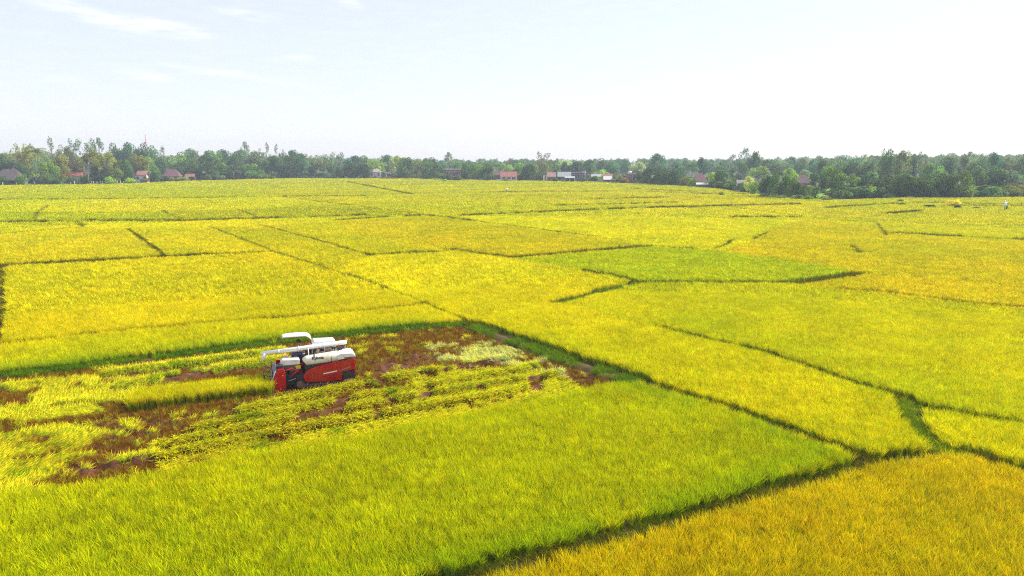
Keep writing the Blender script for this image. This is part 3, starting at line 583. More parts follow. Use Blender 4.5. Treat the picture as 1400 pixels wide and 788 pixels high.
# ------------------------------------------------------------------ combine harvester (x from the rear forwards, y to its left, near side at y = 0)
def on_machine(x, y, z): return HA + Matrix.Rotation(HRZ, 3, 'Z') @ Vector((x, y, z))
def harvester():
    h = empty('combine_harvester', HA, HRZ); tag(h, 'red and white tracked combine harvester cutting the rice plot', 'combine harvester')
    red, wh, iv, dk, gy, br = MT['red'], MT['white'], MT['ivory'], MT['dark'], MT['grey'], MT['brown']
    # crawler tracks
    for y0, y1 in ((-.58, -.12), (-1.95, -1.5)):
        prof = [(.62, .32), (.72, .12), (.95, .02), (3.05, .02), (3.35, .14), (3.5, .38), (3.42, .56), (3.25, .63), (.9, .58), (.7, .5)]
        t = MB().prism(prof, 'y', y0, y1, .03)
        for k in range(17):
            x = .85 + k * .14; t.box(x, x + .06, y0 - .004, y1 + .004, -.012, .03)
        tr = t.build('crawler_track', MT['rubber'], h)
        for x in (1.0, 1.4, 1.8, 2.2, 2.6, 3.0): MB().tube([(x, y1 - .02, .19), (x, y1 + .03, .19)], .12, 16).build('roller', br, tr)
        MB().tube([(3.2, y1 - .02, .38), (3.2, y1 + .04, .38)], .2, 16).build('sprocket', br, tr)
        MB().box(.8, 3.2, y1 - .03, y1 + .02, .26, .36, .02).build('track_frame', br, tr)
    MB().box(.35, 3.4, -1.85, -.2, .62, .95, .03).build('chassis', dk, h)
    # near side cover: red, tall at the back, chamfered front, dark chopper outlet cut in at the rear
    side = MB(); side.prism([(2.9, .50), (3.02, .80), (2.80, 1.16), (2.55, 1.30), (1.9, 1.43), (.95, 1.60), (0.02, 1.70), (0.0, 1.05), (.30, .98), (.78, .98), (.80, .44), (1.6, .44)], 'y', -.20, 0, .03)
    sp = side.build('side_cover', red, h)
    MB().box(.95, 1.75, -.01, .012, 1.12, 1.18, .004, Matrix.Rotation(R(0), 4, 'Y')).build('highlight_strip', MT['white'], sp).rotation_euler = (0, R(7), 0)  # white strip modelled as a highlight on the red cover
    MB().tube([(.3, .02, 1.22), (.62, .035, 1.12), (.95, .02, 1.02)], .018).build('handle', gy, sp)
    MB().tube([(1.2, .012, .82), (1.9, .012, .76)], .014).build('seam_bead', dk, sp)
    MB().box(0.03, .76, -.5, -.06, .45, .96, .03).build('chopper_outlet', dk, h)
    MB().box(-.02, .06, -1.5, -.06, .55, 1.6, .02).build('rear_panel', red, h)
    MB().box(-.04, -.02, -1.35, -.3, .6, 1.15).build('straw_outlet', dk, h)
    # body behind the cover
    MB().box(.1, 2.9, -1.15, -.2, .95, 1.55, .03).build('threshing_body', dk, h)
    # white thresher drum cover: long barrel with tapered front, tilted up to the rear
    d = MB(); d.tube([(2.90, 0, -.13), (2.86, 0, -.10), (2.72, 0, -.06), (1.9, 0, 0), (1.0, 0, .07), (.93, 0, .07)], [.18, .27, .30, .31, .31, .28], 28)
    dc = d.build('drum_cover', iv, h); dc.location = (0, -.42, 1.76)
    MB().tube([(2.9, 0, -.13), (2.94, 0, -.135)], .16, 22).build('end_plate', dk, dc)
    for x in (1.35, 2.3): MB().tube([(x - .018, 0, .02), (x + .018, 0, .02)], .318, 28).build('clamp_band', br, dc)
    cu = bpy.data.curves.new('lettering', 'FONT'); cu.body = 'Kubota'; cu.size = .23; cu.extrude = .006; cu.offset = .010
    to = bpy.data.objects.new('lettering_source', cu); COL.objects.link(to); bpy.context.view_layer.update()
    me = bpy.data.meshes.new_from_object(to.evaluated_get(bpy.context.evaluated_depsgraph_get())); bpy.data.objects.remove(to)
    me.materials.append(MT['ink']); lt = link('lettering', me, dc); lt.matrix_local = Matrix.Translation((2.48, .318, .058)) @ Matrix.Rotation(PI, 4, 'Z') @ Matrix.Rotation(R(62), 4, 'X')
    # white straw hood at the rear
    MB().prism([(1.0, 1.66), (1.0, 1.96), (.78, 2.05), (.12, 2.02), (-.03, 1.90), (-.03, 1.72)], 'y', -1.28, -.06, .05).build('rear_hood', wh, h)
    MB().box(.0, .62, -.075, -.045, 1.70, 1.80, .008).build('hood_vent', br, h)
    # machinery between drum and tank
    el = MB(); el.box(1.25, 1.62, -1.12, -.86, 1.3, 2.18, .03); el.build('elevator_housing', br, h)
    MB().box(1.7, 2.15, -1.05, -.8, 1.4, 2.05, .04).build('gear_case', br, h)
    MB().tube([(2.55, -.95, 1.4), (2.0, -.95, 2.2)], .09, 12).build('grain_pipe', br, h)
    MB().tube([(.7, -1.2, 2.0), (1.3, -1.15, 2.02)], .08, 12).build('return_pipe', iv, h)
    MB().tube([(2.62, -.6, 1.95), (2.62, -.72, 2.36)], .03, 8).build('auger_rest', wh, h)
    # grain tank, operator platform, engine
    gt = MB().prism([(.95, 2.16), (.95, 2.46), (1.05, 2.6), (2.22, 2.64), (2.32, 2.5), (2.32, 2.16)], 'y', -2.05, -1.18, .04).build('grain_tank', wh, h)
    MB().prism([(.98, .95), (.98, 2.15), (2.29, 2.15), (2.29, .95)], 'y', -2.02, -1.21, .03).build('tank_base', br, gt)
    MB().box(2.32, 2.5, -1.9, -1.3, 1.0, 2.3, .03).build('air_cleaner', dk, h)
    for x in (1.05, 1.18, 2.2): MB().tube([(x, -1.1, 1.5), (x + .02, -1.12, 2.2)], .03, 8).build('pipe', dk, h)
    MB().box(.62, .9, -1.15, -.9, 1.98, 2.2, .03).build('motor_cover', dk, h)
    MB().box(1.62, 1.7, -1.0, -.9, 1.9, 2.3, .01).build('bracket', gy, h)
    MB().box(1.15, 2.05, -1.19, -1.165, 2.22, 2.5, .01).build('tank_screen', MT['glass'], h)
    MB().box(1.62, 1.66, -1.17, -1.15, 2.22, 2.5).build('screen_bar', wh, h)
    MB().box(2.34, 3.25, -2.0, -1.12, .9, 1.42, .04).build('engine_cover', red, h)
    MB().box(3.25, 4.05, -2.0, -1.05, .92, 1.0, .02).build('platform', dk, h)
    MB().box(3.75, 4.02, -1.98, -1.1, 1.0, 1.75, .05).build('front_console', red, h)
    MB().tube([(3.78, -1.5, 1.7), (3.62, -1.5, 1.95)], .02, 8).build('control_lever', dk, h)
    st = MB(); st.box(2.72, 3.2, -1.78, -1.3, 1.42, 1.76, .05); st.build('seat', dk, h)
    MB().box(2.58, 2.74, -1.78, -1.3, 1.5, 2.2, .05).build('backrest', dk, h)
    # canopy: thin shell with raised crown and drooping rear end on two posts
    V = []; F = []; nx, ny = 16, 10
    for lay, dz in ((0, 0), (1, -.05)):
        for i in range(nx + 1):
            u = i / nx; x = 4.05 - 1.66 * u
            for j in range(ny + 1):
                v = j / ny * 2 - 1; wv = .44 * (1 - .35 * max(0, .25 - u) * 4 * .6); e = max(0, u - .78) / .22; f = max(0, .2 - u) / .2
                V.append((x, -1.52 + v * wv, 3.08 + .07 * (1 - v * v) - .02 * v ** 6 - .26 * e * e - .06 * f * f + dz))
    n1 = (nx + 1) * (ny + 1)
    for i in range(nx):
        for j in range(ny): a = i * (ny + 1) + j; F.append((a, a + 1, a + ny + 2, a + ny + 1)); F.append((a + n1, a + n1 + ny + 1, a + n1 + ny + 2, a + n1 + 1))
    bd = [(i, 0) for i in range(nx + 1)] + [(nx, j) for j in range(1, ny + 1)] + [(i, ny) for i in range(nx - 1, -1, -1)] + [(0, j) for j in range(ny - 1, 0, -1)]
    for (a, b), (c, d_) in zip(bd, bd[1:] + bd[:1]): p = a * (ny + 1) + b; q = c * (ny + 1) + d_; F.append((p, q, q + n1, p + n1))
    cn = link('canopy', np_mesh('canopy', V, F, [wh], True), h)
    for y in (-1.2, -1.85): MB().tube([(2.40, y, 1.4), (2.33, y, 2.55), (2.42, y, 2.92), (2.62, y, 3.06)], .026, 8).build('canopy_post', wh, h)
    # unloading auger: rises over the machine from the rear, spout hanging at the front
    a0, a1 = Vector((.42, -1.22, 2.42)), Vector((5.25, -.86, 2.24)); dr = (a1 - a0).normalized()
    MT['bright'] = mat_basic('bright_white_paint', (.86, .86, .84), .35, var=.03, scale=3); ag = MB(); ag.tube([a0 - dr * .1, a0, a0 + dr * 2.3, a1], [.11, .135, .13, .115], 18)
    au = ag.build('unloading_auger', MT['bright'], h)  # auger white raised in colour to offset the shade on its near side
    MB().tube([a1 - dr * .16, a1 - dr * .14 + Vector((0, 0, -.2)), a1 - dr * .1 + Vector((0, 0, -.40))], [.13, .13, .12], 14).build('spout', MT['bright'], au)
    for t in (1.3, 2.75, 3.9): p = a0 + dr * t; MB().tube([p - dr * .04, p + dr * .04], .142, 18).build('flange', iv, au)
    MB().tube([(.5, -1.25, 1.2), (.48, -1.25, 2.3)], .11, 14).build('auger_column', br, h)
    MB().tube([(1.0, -1.05, 1.7), (1.9, -1.1, 2.28)], .035, 8).build('auger_ram', gy, h)
    # feeder house and header
    MB().prism([(3.0, .7), (3.0, 1.2), (4.1, .85), (4.1, .2)], 'y', -1.1, -.4, .03).build('feeder_house', dk, h)  # feeder coloured dark to paint in the shadow between divider and cover
    bx = MB(); bx.prism([(3.12, 1.5), (3.16, 1.82), (4.1, 1.86), (4.22, 1.74), (4.22, 1.5)], 'y', -1.0, -.45, .04); bx.build('front_cover', wh, h)
    MB().box(3.18, 4.05, -.98, -.5, 1.22, 1.5, .03).build('drive_case', br, h)  # brown instead of red, the same shade put into its colour
    MB().box(3.1, 3.4, -.47, -.4, 1.25, 1.45, .02).build('marker_panel', MT['yellow'], h)
    for q in ([(3.0, -.35, .9), (3.6, -.30, 1.35), (4.15, -.2, 1.2)], [(3.2, -.3, 1.25), (3.75, -.26, .85)]): MB().tube(q, .045, 8).build('reel_arm', MT['redclean'], h)
    MB().tube([(3.1, -.4, .75), (3.9, -.3, .6)], .035, 8).build('lift_ram', gy, h)
    hd = MB(); hd.prism([(4.02, .12), (4.02, 1.0), (4.1, 1.0), (4.14, .22), (4.75, .1), (4.75, .06)], 'y', -2.15, -.06, .01); hd.build('header_pan', br, h)
    for y0, y1, cl in ((-.10, 0.0, 'redclean'), (-2.2, -2.1, 'redclean')):
        pr = [(5.0, .06), (4.92, .22), (4.50, 1.34), (4.40, 1.46), (4.08, 1.44), (4.02, 1.30), (3.98, .32), (4.40, .02)]
        dv = MB().prism(pr, 'y', y0, y1, .03).build('header_side', MT[cl], h)
        if y1 == 0.0:
            MB().tube([(4.97, .005, .2), (4.55, .01, 1.35)], .03, 8).build('edge_rail', gy, dv)
            for x, z in ((4.52, .62), (4.15, 1.05), (4.72, .24), (4.3, .26)): MB().tube([(x, -.01, z), (x, .02, z)], .03, 10).build('bolt', wh, dv)
        MB().prism([(4.95, .03), (4.95, .3), (5.55, .06)], 'y', y0 - .02, y1 + .02, .015).build('divider_point', MT['grey'], dv)
    MB().tube([(4.25, -2.1, .38), (4.25, -.1, .38)], .2, 16).build('header_auger', gy, h)
    # reel: shaft, end spiders, five tine bars with hanging tines
    rx, rz, rr = 4.72, .98, .48
    MB().tube([(rx, -2.08, rz), (rx, -.12, rz)], .045, 10).build('reel_shaft', dk, h)  # whole reel coloured dark, painting in the shadow at the header
    for k in range(5):
        a = R(20 + 72 * k); cx, cz = rx + rr * math.cos(a), rz + rr * math.sin(a)
        b = MB(); b.tube([(cx, -2.06, cz), (cx, -.13, cz)], .024, 8)
        for i in range(13): y = -.18 - i * .152; b.tube([(cx, y, cz), (cx + .02, y, cz - .16), (cx - .03, y, cz - .30)], .011, 5)
        b.build('tine_bar', dk, h)
    for y in (-.14, -1.1, -2.05):
        s = MB()
        for k in range(5): a = R(20 + 72 * k); s.tube([(rx, y, rz), (rx + rr * math.cos(a), y, rz + rr * math.sin(a))], .02, 6)
        s.build('reel_spider', dk, h)
    # ribbed sheet ahead of the reel drive
    rb = MB(); rb.prism([(4.46, 1.44), (4.52, 1.46), (4.98, .42), (4.93, .40)], 'y', -1.75, -.12, .008)
    for i in range(6): y = -.22 - i * .28; rb.tube([(4.53, y, 1.46), (4.99, y, .42)], .035, 6)
    rb.build('crop_guard', gy, h)
    MB().box(4.1, 4.5, -.5, -.12, 1.38, 1.62, .04).build('reel_drive', dk, h)
    MB().tube([(4.3, -.3, 1.55), (4.3, -.3, 1.72)], .05, 10).build('reel_motor', dk, h)
    # steps and struts that catch the light under the cover
    for q in ([(2.75, -.05, .5), (2.9, -.05, .12)], [(2.05, -.05, .45), (2.12, -.05, .12)], [(1.35, -.05, .45), (1.2, -.05, .16)]): MB().tube(q, .016, 6).build('side_strut', gy, h)
    for z in (2.0, 1.72): MB().tube([(2.5, -2.02, z), (3.3, -2.02, z)], .018, 6).build('handrail', wh, h)
    # red cloth hanging behind the seat
    V = []; F = []; r = random.Random(4)
    for lay in (0, 1):
        for i in range(9):
            for j in range(7):
                V.append((2.62 - i * .06, -1.28 - j * .085 + .01 * math.sin(i), 2.30 + .16 * math.sin(i * .5 + .4) * math.cos((j - 3) * .4) + r.uniform(-.02, .02) - lay * .02))
    for i in range(8):
        for j in range(6): a = i * 7 + j; F.append((a, a + 1, a + 8, a + 7)); b = a + 63; F.append((b, b + 7, b + 8, b + 1))
    cl = link('cloth', np_mesh('cloth', V, F, [MT['cloth_red']], True)); cl.location = HA; cl.rotation_euler = (0, 0, HRZ)
    tag(cl, 'crumpled red cloth under the rear of the white harvester canopy', 'cloth')
    J = dict(pelvis=(0, 0, .12), waist=(.0, 0, .28), chest=(.03, 0, .50), neck=(.05, 0, .66), head=(.085, 0, .80), crown=(.08, 0, .88),
             shl=(.03, .19, .57), ell=(.16, .25, .33), wrl=(.40, .20, .28), handl=(.48, .18, .27), shr=(.03, -.19, .57), elr=(.16, -.24, .33), wrr=(.38, -.18, .26), handr=(.46, -.16, .25),
             hipl=(.03, .10, .09), kneel=(.46, .13, .10), ankl=(.52, .13, -.36), toel=(.66, .14, -.42), hipr=(.03, -.10, .09), kneer=(.46, -.13, .10), ankr=(.52, -.13, -.36), toer=(.66, -.14, -.42))
    person('person', 'person in dark brimmed hat and pale shirt seated under the white canopy', J, on_machine(3.02, -1.5, 1.80), HRZ, MT['shirt'], MT['trouser'], MT['hat'])
harvester()

# ------------------------------------------------------------------ tree and plant models (unit height)
def crown_mesh(name, seed, clumps, leaf, n_per, flat=1.0, tone=(.6, 1.4)):
    r = np.random.default_rng(seed); V = []; T = []; tot = 0
    for (cx, cy, cz, cr) in clumps:
        n = max(8, int(n_per * (cr / .14) ** 2)); u = r.normal(size=(n, 3)); u /= np.linalg.norm(u, axis=1)[:, None]; rad = cr * r.uniform(.45, 1.0, n) ** .5
        P = np.array((cx, cy, cz)) + u * rad[:, None] * np.array((1, 1, flat)); nn = u * 1.5 + r.normal(scale=.7, size=(n, 3)) + np.array((0, 0, .35)); nn /= np.linalg.norm(nn, axis=1)[:, None]
        a = np.cross(nn, r.normal(size=(n, 3))); a /= np.linalg.norm(a, axis=1)[:, None]; b = np.cross(nn, a); s = leaf * r.uniform(.6, 1.35, n)[:, None]
        q = np.stack([P - a * s * .5, P - b * s * .32, P + a * s * .5, P + b * s * .32], 1); V.append(q.reshape(-1, 3))
        ct = r.uniform(*tone); warm = r.uniform(-.1, .14); t = ct * r.uniform(.8, 1.2, n); c = np.stack([t * (1 + warm), t, t * (1 - warm)], 1); T.append(np.repeat(c, 4, 0)); tot += n
    V = np.concatenate(V); T = np.concatenate(T); F = np.arange(4 * tot).reshape(-1, 4)
    me = bpy.data.meshes.new(name); me.vertices.add(len(V)); me.vertices.foreach_set('co', V.astype(np.float32).ravel())
    me.loops.add(4 * tot); me.loops.foreach_set('vertex_index', F.ravel().astype(np.int32)); me.polygons.add(tot); me.polygons.foreach_set('loop_start', np.arange(0, 4 * tot, 4, dtype=np.int32)); me.update(calc_edges=True)
    me.attributes.new('tone', 'FLOAT_COLOR', 'POINT').data.foreach_set('color', np.concatenate([T, np.ones((len(T), 1))], 1).astype(np.float32).ravel())
    me.materials.append(LEAF); return me
def trunk_mesh(name, seed, tips, base_r, fork, mat):
    r = random.Random(seed); m = MB(); top = Vector((r.uniform(-.02, .02), r.uniform(-.02, .02), fork))
    m.tube([(0, 0, -.02), (r.uniform(-.008, .008), 0, fork * .5), top], [base_r * 1.2, base_r * .95, base_r * .8], 8)
    for t in tips:
        t = Vector(t); mid = top.lerp(t, .5) + Vector((0, 0, r.uniform(.01, .04))); m.tube([top - Vector((0, 0, .02)), mid, t], [base_r * .55, base_r * .35, base_r * .14], 6)
    bmesh.ops.recalc_face_normals(m.bm, faces=m.bm.faces); me = bpy.data.meshes.new(name); m.bm.to_mesh(me); m.bm.free(); me.materials.append(mat); return me
def model(kind, seed):
    """unit height, unit width: clumps and trunk"""
    r = random.Random(seed * 31 + 5); C = []
    if kind == 'round':
        for k in range(24):
            a = r.uniform(0, 2 * PI); e = r.uniform(-.95, 1); q = math.sqrt(max(0, 1 - e * e)) * r.uniform(.55, 1.05); C.append((.37 * q * math.cos(a), .37 * q * math.sin(a), .58 + .31 * e * r.uniform(.8, 1.05), r.uniform(.10, .20)))
        return crown_mesh('crown', seed, C, .058, 95), trunk_mesh('trunk', seed, [c[:3] for c in C[:7]], .022, .38, MT['bark'])
    if kind == 'bushy':
        for k in range(26):
            a = r.uniform(0, 2 * PI); e = r.uniform(-.95, 1); q = math.sqrt(max(0, 1 - e * e)) * r.uniform(.5, 1.05); C.append((.38 * q * math.cos(a), .38 * q * math.sin(a), (.50 + .38 * e), r.uniform(.10, .21)))
        return crown_mesh('crown', seed, C, .060, 90), trunk_mesh('trunk', seed, [c[:3] for c in C[:6]], .022, .25, MT['bark'])
    if kind == 'airy':
        for k in range(13):
            a = r.uniform(0, 2 * PI); e = r.uniform(-.75, 1); q = math.sqrt(max(0, 1 - e * e)) * r.uniform(.6, 1.1); C.append((.33 * q * math.cos(a), .33 * q * math.sin(a), .70 + .25 * e, r.uniform(.055, .12)))
        return crown_mesh('crown', seed, C, .040, 130), trunk_mesh('trunk', seed, [c[:3] for c in C], .016, .42, MT['palebark'])
    if kind == 'column':
        for k in range(18): e = k / 17; a = r.uniform(0, 2 * PI); q = r.uniform(.05, .3); C.append((q * math.cos(a), q * math.sin(a), .22 + .72 * e, r.uniform(.08, .13)))
        return crown_mesh('crown', seed, C, .052, 90), trunk_mesh('trunk', seed, [c[:3] for c in C[::4]], .02, .3, MT['bark'])
    if kind == 'spreading':
        for k in range(24):
            a = r.uniform(0, 2 * PI); q = math.sqrt(r.random()); C.append((.44 * q * math.cos(a), .44 * q * math.sin(a), .60 + .30 * (1 - q * q) + r.uniform(-.18, .06), r.uniform(.08, .14)))
        return crown_mesh('crown', seed, C, .056, 95, .75), trunk_mesh('trunk', seed, [c[:3] for c in C[:8]], .028, .34, MT['bark'])
    if kind == 'shrub':
        for k in range(16):
            a = r.uniform(0, 2 * PI); q = r.uniform(.1, .4); C.append((q * math.cos(a), q * math.sin(a), .2 + .6 * r.random() * (1 - q), r.uniform(.13, .24)))
        return crown_mesh('crown', seed, C, .12, 32), trunk_mesh('stem', seed, [c[:3] for c in C[:6]], .03, .12, MT['bark'])
    if kind == 'bamboo':
        m = MB()
        for k in range(26):
            a = r.uniform(0, 2 * PI); s = r.uniform(.02, .12); l = r.uniform(.15, .42); hh = r.uniform(.7, 1.0); p0 = Vector((s * math.cos(a), s * math.sin(a), 0)); dv = Vector((math.cos(a), math.sin(a), 0)); pts = [p0 + dv * (l * t * t) + Vector((0, 0, hh * (t - .16 * t ** 4))) for t in (0, .3, .55, .75, .9, 1)]
            m.tube(pts, [.007, .007, .006, .005, .003, .002], 5)
            for t in range(2, 6): c = pts[t]; C.append((c.x + r.uniform(-.03, .03), c.y + r.uniform(-.03, .03), c.z - .02, r.uniform(.05, .09)))
        bmesh.ops.recalc_face_normals(m.bm, faces=m.bm.faces); me = bpy.data.meshes.new('culms'); m.bm.to_mesh(me); m.bm.free(); me.materials.append(MT['palebark'])
        return crown_mesh('foliage', seed, C, .042, 80, 1.3), me
def blade_strip(V, F, T, pts, widths, up=Vector((0, 0, 1)), tone=1.0):
    n0 = len(V)
    for i, p in enumerate(pts):
        d = (pts[min(i + 1, len(pts) - 1)] - pts[max(i - 1, 0)]).normalized(); s = d.cross(up); s = s.normalized() if s.length > .05 else Vector((1, 0, 0)); V += [p - s * widths[i] / 2, p + s * widths[i] / 2]; T.extend([tone] * 2)
    for i in range(len(pts) - 1): a = n0 + 2 * i; F.append((a, a + 1, a + 3, a + 2))
def leaf_mesh(name, V, F, T):
    me = np_mesh(name, V, F, [LEAF]); c = np.ones((len(V), 4), np.float32); c[:, :3] = np.array(T)[:, None]; me.attributes.new('tone', 'FLOAT_COLOR', 'POINT').data.foreach_set('color', c.ravel()); return me
def palm_model(seed):
    r = random.Random(seed); V = []; F = []; T = []; top = Vector((.04, .02, .80))
    for k in range(20):
        a = 2 * PI * k / 20 + r.uniform(-.15, .15); el = r.uniform(-.2, 1.1); ln = r.uniform(.26, .34); d = Vector((math.cos(a), math.sin(a), 0)); mid = []
        for i in range(9):
            t = i / 8; mid.append(top + d * (ln * t * math.cos(el * (1 - .5 * t))) + Vector((0, 0, ln * (math.sin(el) * t - .55 * t * t))))
        tn = r.uniform(.7, 1.5)
        blade_strip(V, F, T, mid, [.012] * 9, tone=tn)
        s = Vector((-d.y, d.x, 0))
        for i in range(1, 9):
            for sg in (-1, 1):
                for o in (0, .5):
                    p = mid[i].lerp(mid[i - 1], o); l = .075 * (1 - .5 * abs(i / 8 - .45)); blade_strip(V, F, T, [p, p + s * sg * l * .6 + d * .02 - Vector((0, 0, .015)), p + s * sg * l + d * .035 - Vector((0, 0, .05))], [.014, .012, .003], tone=tn)
    m = MB(); m.tube([(0, 0, -.02), (.015, .0, .25), (.03, .01, .5), (.04, .02, .79)], [.022, .015, .013, .014], 10); me = bpy.data.meshes.new('trunk'); bmesh.ops.recalc_face_normals(m.bm, faces=m.bm.faces); m.bm.to_mesh(me); m.bm.free(); me.materials.append(MT['palebark'])
    return leaf_mesh('crown', V, F, T), me
def banana_model(seed):
    r = random.Random(seed); V = []; F = []; T = []; m = MB()
    for q in range(4):
        bx, by = r.uniform(-.2, .2), r.uniform(-.2, .2); hh = r.uniform(.45, .6); m.tube([(bx, by, -.02), (bx, by, hh)], [.04, .025], 8)
        for k in range(7):
            a = r.uniform(0, 2 * PI); el = r.uniform(.5, 1.3); ln = r.uniform(.35, .5); d = Vector((math.cos(a), math.sin(a), 0)); p0 = Vector((bx, by, hh - .03))
            blade_strip(V, F, T, [p0 + d * (ln * t * math.cos(el)) + Vector((0, 0, ln * (math.sin(el) * t - .4 * t ** 3))) for t in (0, .2, .4, .6, .8, 1)], [.02, .10, .13, .13, .10, .02], tone=r.uniform(.8, 1.4))
    me = bpy.data.meshes.new('stem'); bmesh.ops.recalc_face_normals(m.bm, faces=m.bm.faces); m.bm.to_mesh(me); m.bm.free(); me.materials.append(MT['palebark']); return leaf_mesh('leaves', V, F, T), me
def spiky_model(seed):
    r = random.Random(seed); V = []; F = []; T = []
    for k in range(34):
        a = r.uniform(0, 2 * PI); el = r.uniform(.35, 1.45); ln = r.uniform(.7, 1.05); d = Vector((math.cos(a), math.sin(a), 0))
        blade_strip(V, F, T, [d * (ln * t * math.cos(el)) + Vector((0, 0, ln * (math.sin(el) * t - .12 * t ** 3))) for t in (0, .25, .5, .75, 1)], [.07, .10, .085, .05, .008], tone=r.uniform(.7, 1.3))
    m = MB().tube([(0, 0, -.03), (0, 0, .16)], [.09, .06], 10); me = bpy.data.meshes.new('stem'); bmesh.ops.recalc_face_normals(m.bm, faces=m.bm.faces); m.bm.to_mesh(me); m.bm.free(); me.materials.append(MT['bark']); return leaf_mesh('leaves', V, F, T), me
MODELS = {k: [model(k, 100 + 7 * i + j * 50) for i in range(n)] for j, (k, n) in enumerate([('round', 5), ('bushy', 5), ('airy', 4), ('column', 1), ('spreading', 3), ('shrub', 4), ('bamboo', 1)])}
MODELS['palm'] = [palm_model(3), palm_model(9)]; MODELS['banana'] = [banana_model(4), banana_model(8)]; MODELS['spiky'] = [spiky_model(5)]
WIDE = dict(round=.92, bushy=.95, airy=.78, column=.62, spreading=1.0, shrub=1.05, bamboo=.85, palm=.62, banana=1.1, spiky=1.7)
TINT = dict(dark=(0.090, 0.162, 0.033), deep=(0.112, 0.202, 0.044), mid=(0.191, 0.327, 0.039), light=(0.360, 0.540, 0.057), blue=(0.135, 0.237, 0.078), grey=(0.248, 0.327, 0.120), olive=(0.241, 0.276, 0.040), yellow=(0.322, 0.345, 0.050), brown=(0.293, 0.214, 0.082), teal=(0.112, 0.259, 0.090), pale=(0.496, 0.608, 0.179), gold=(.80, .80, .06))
LOOK = dict(dark='dark green', deep='deep green', mid='mid green', light='light green', blue='bluish green', grey='greyish green', olive='olive green', yellow='yellowish green', brown='brownish', teal='blue green', pale='pale green', gold='bright yellow')
KINDN = dict(round=('round_tree', 'round-topped', 'tree'), bushy=('bushy_tree', 'bushy', 'tree'), airy=('airy_tree', 'tall airy', 'tree'), column=('column_tree', 'slender upright', 'tree'), spreading=('spreading_tree', 'wide spreading', 'tree'),
             shrub=('shrub', 'low', 'shrub'), bamboo=('bamboo_clump', 'feathery', 'bamboo clump'), palm=('coconut_palm', 'coconut', 'palm'), banana=('banana_plant', 'broad-leaved', 'banana plant'), spiky=('spiky_plant', 'spiky', 'plant'))
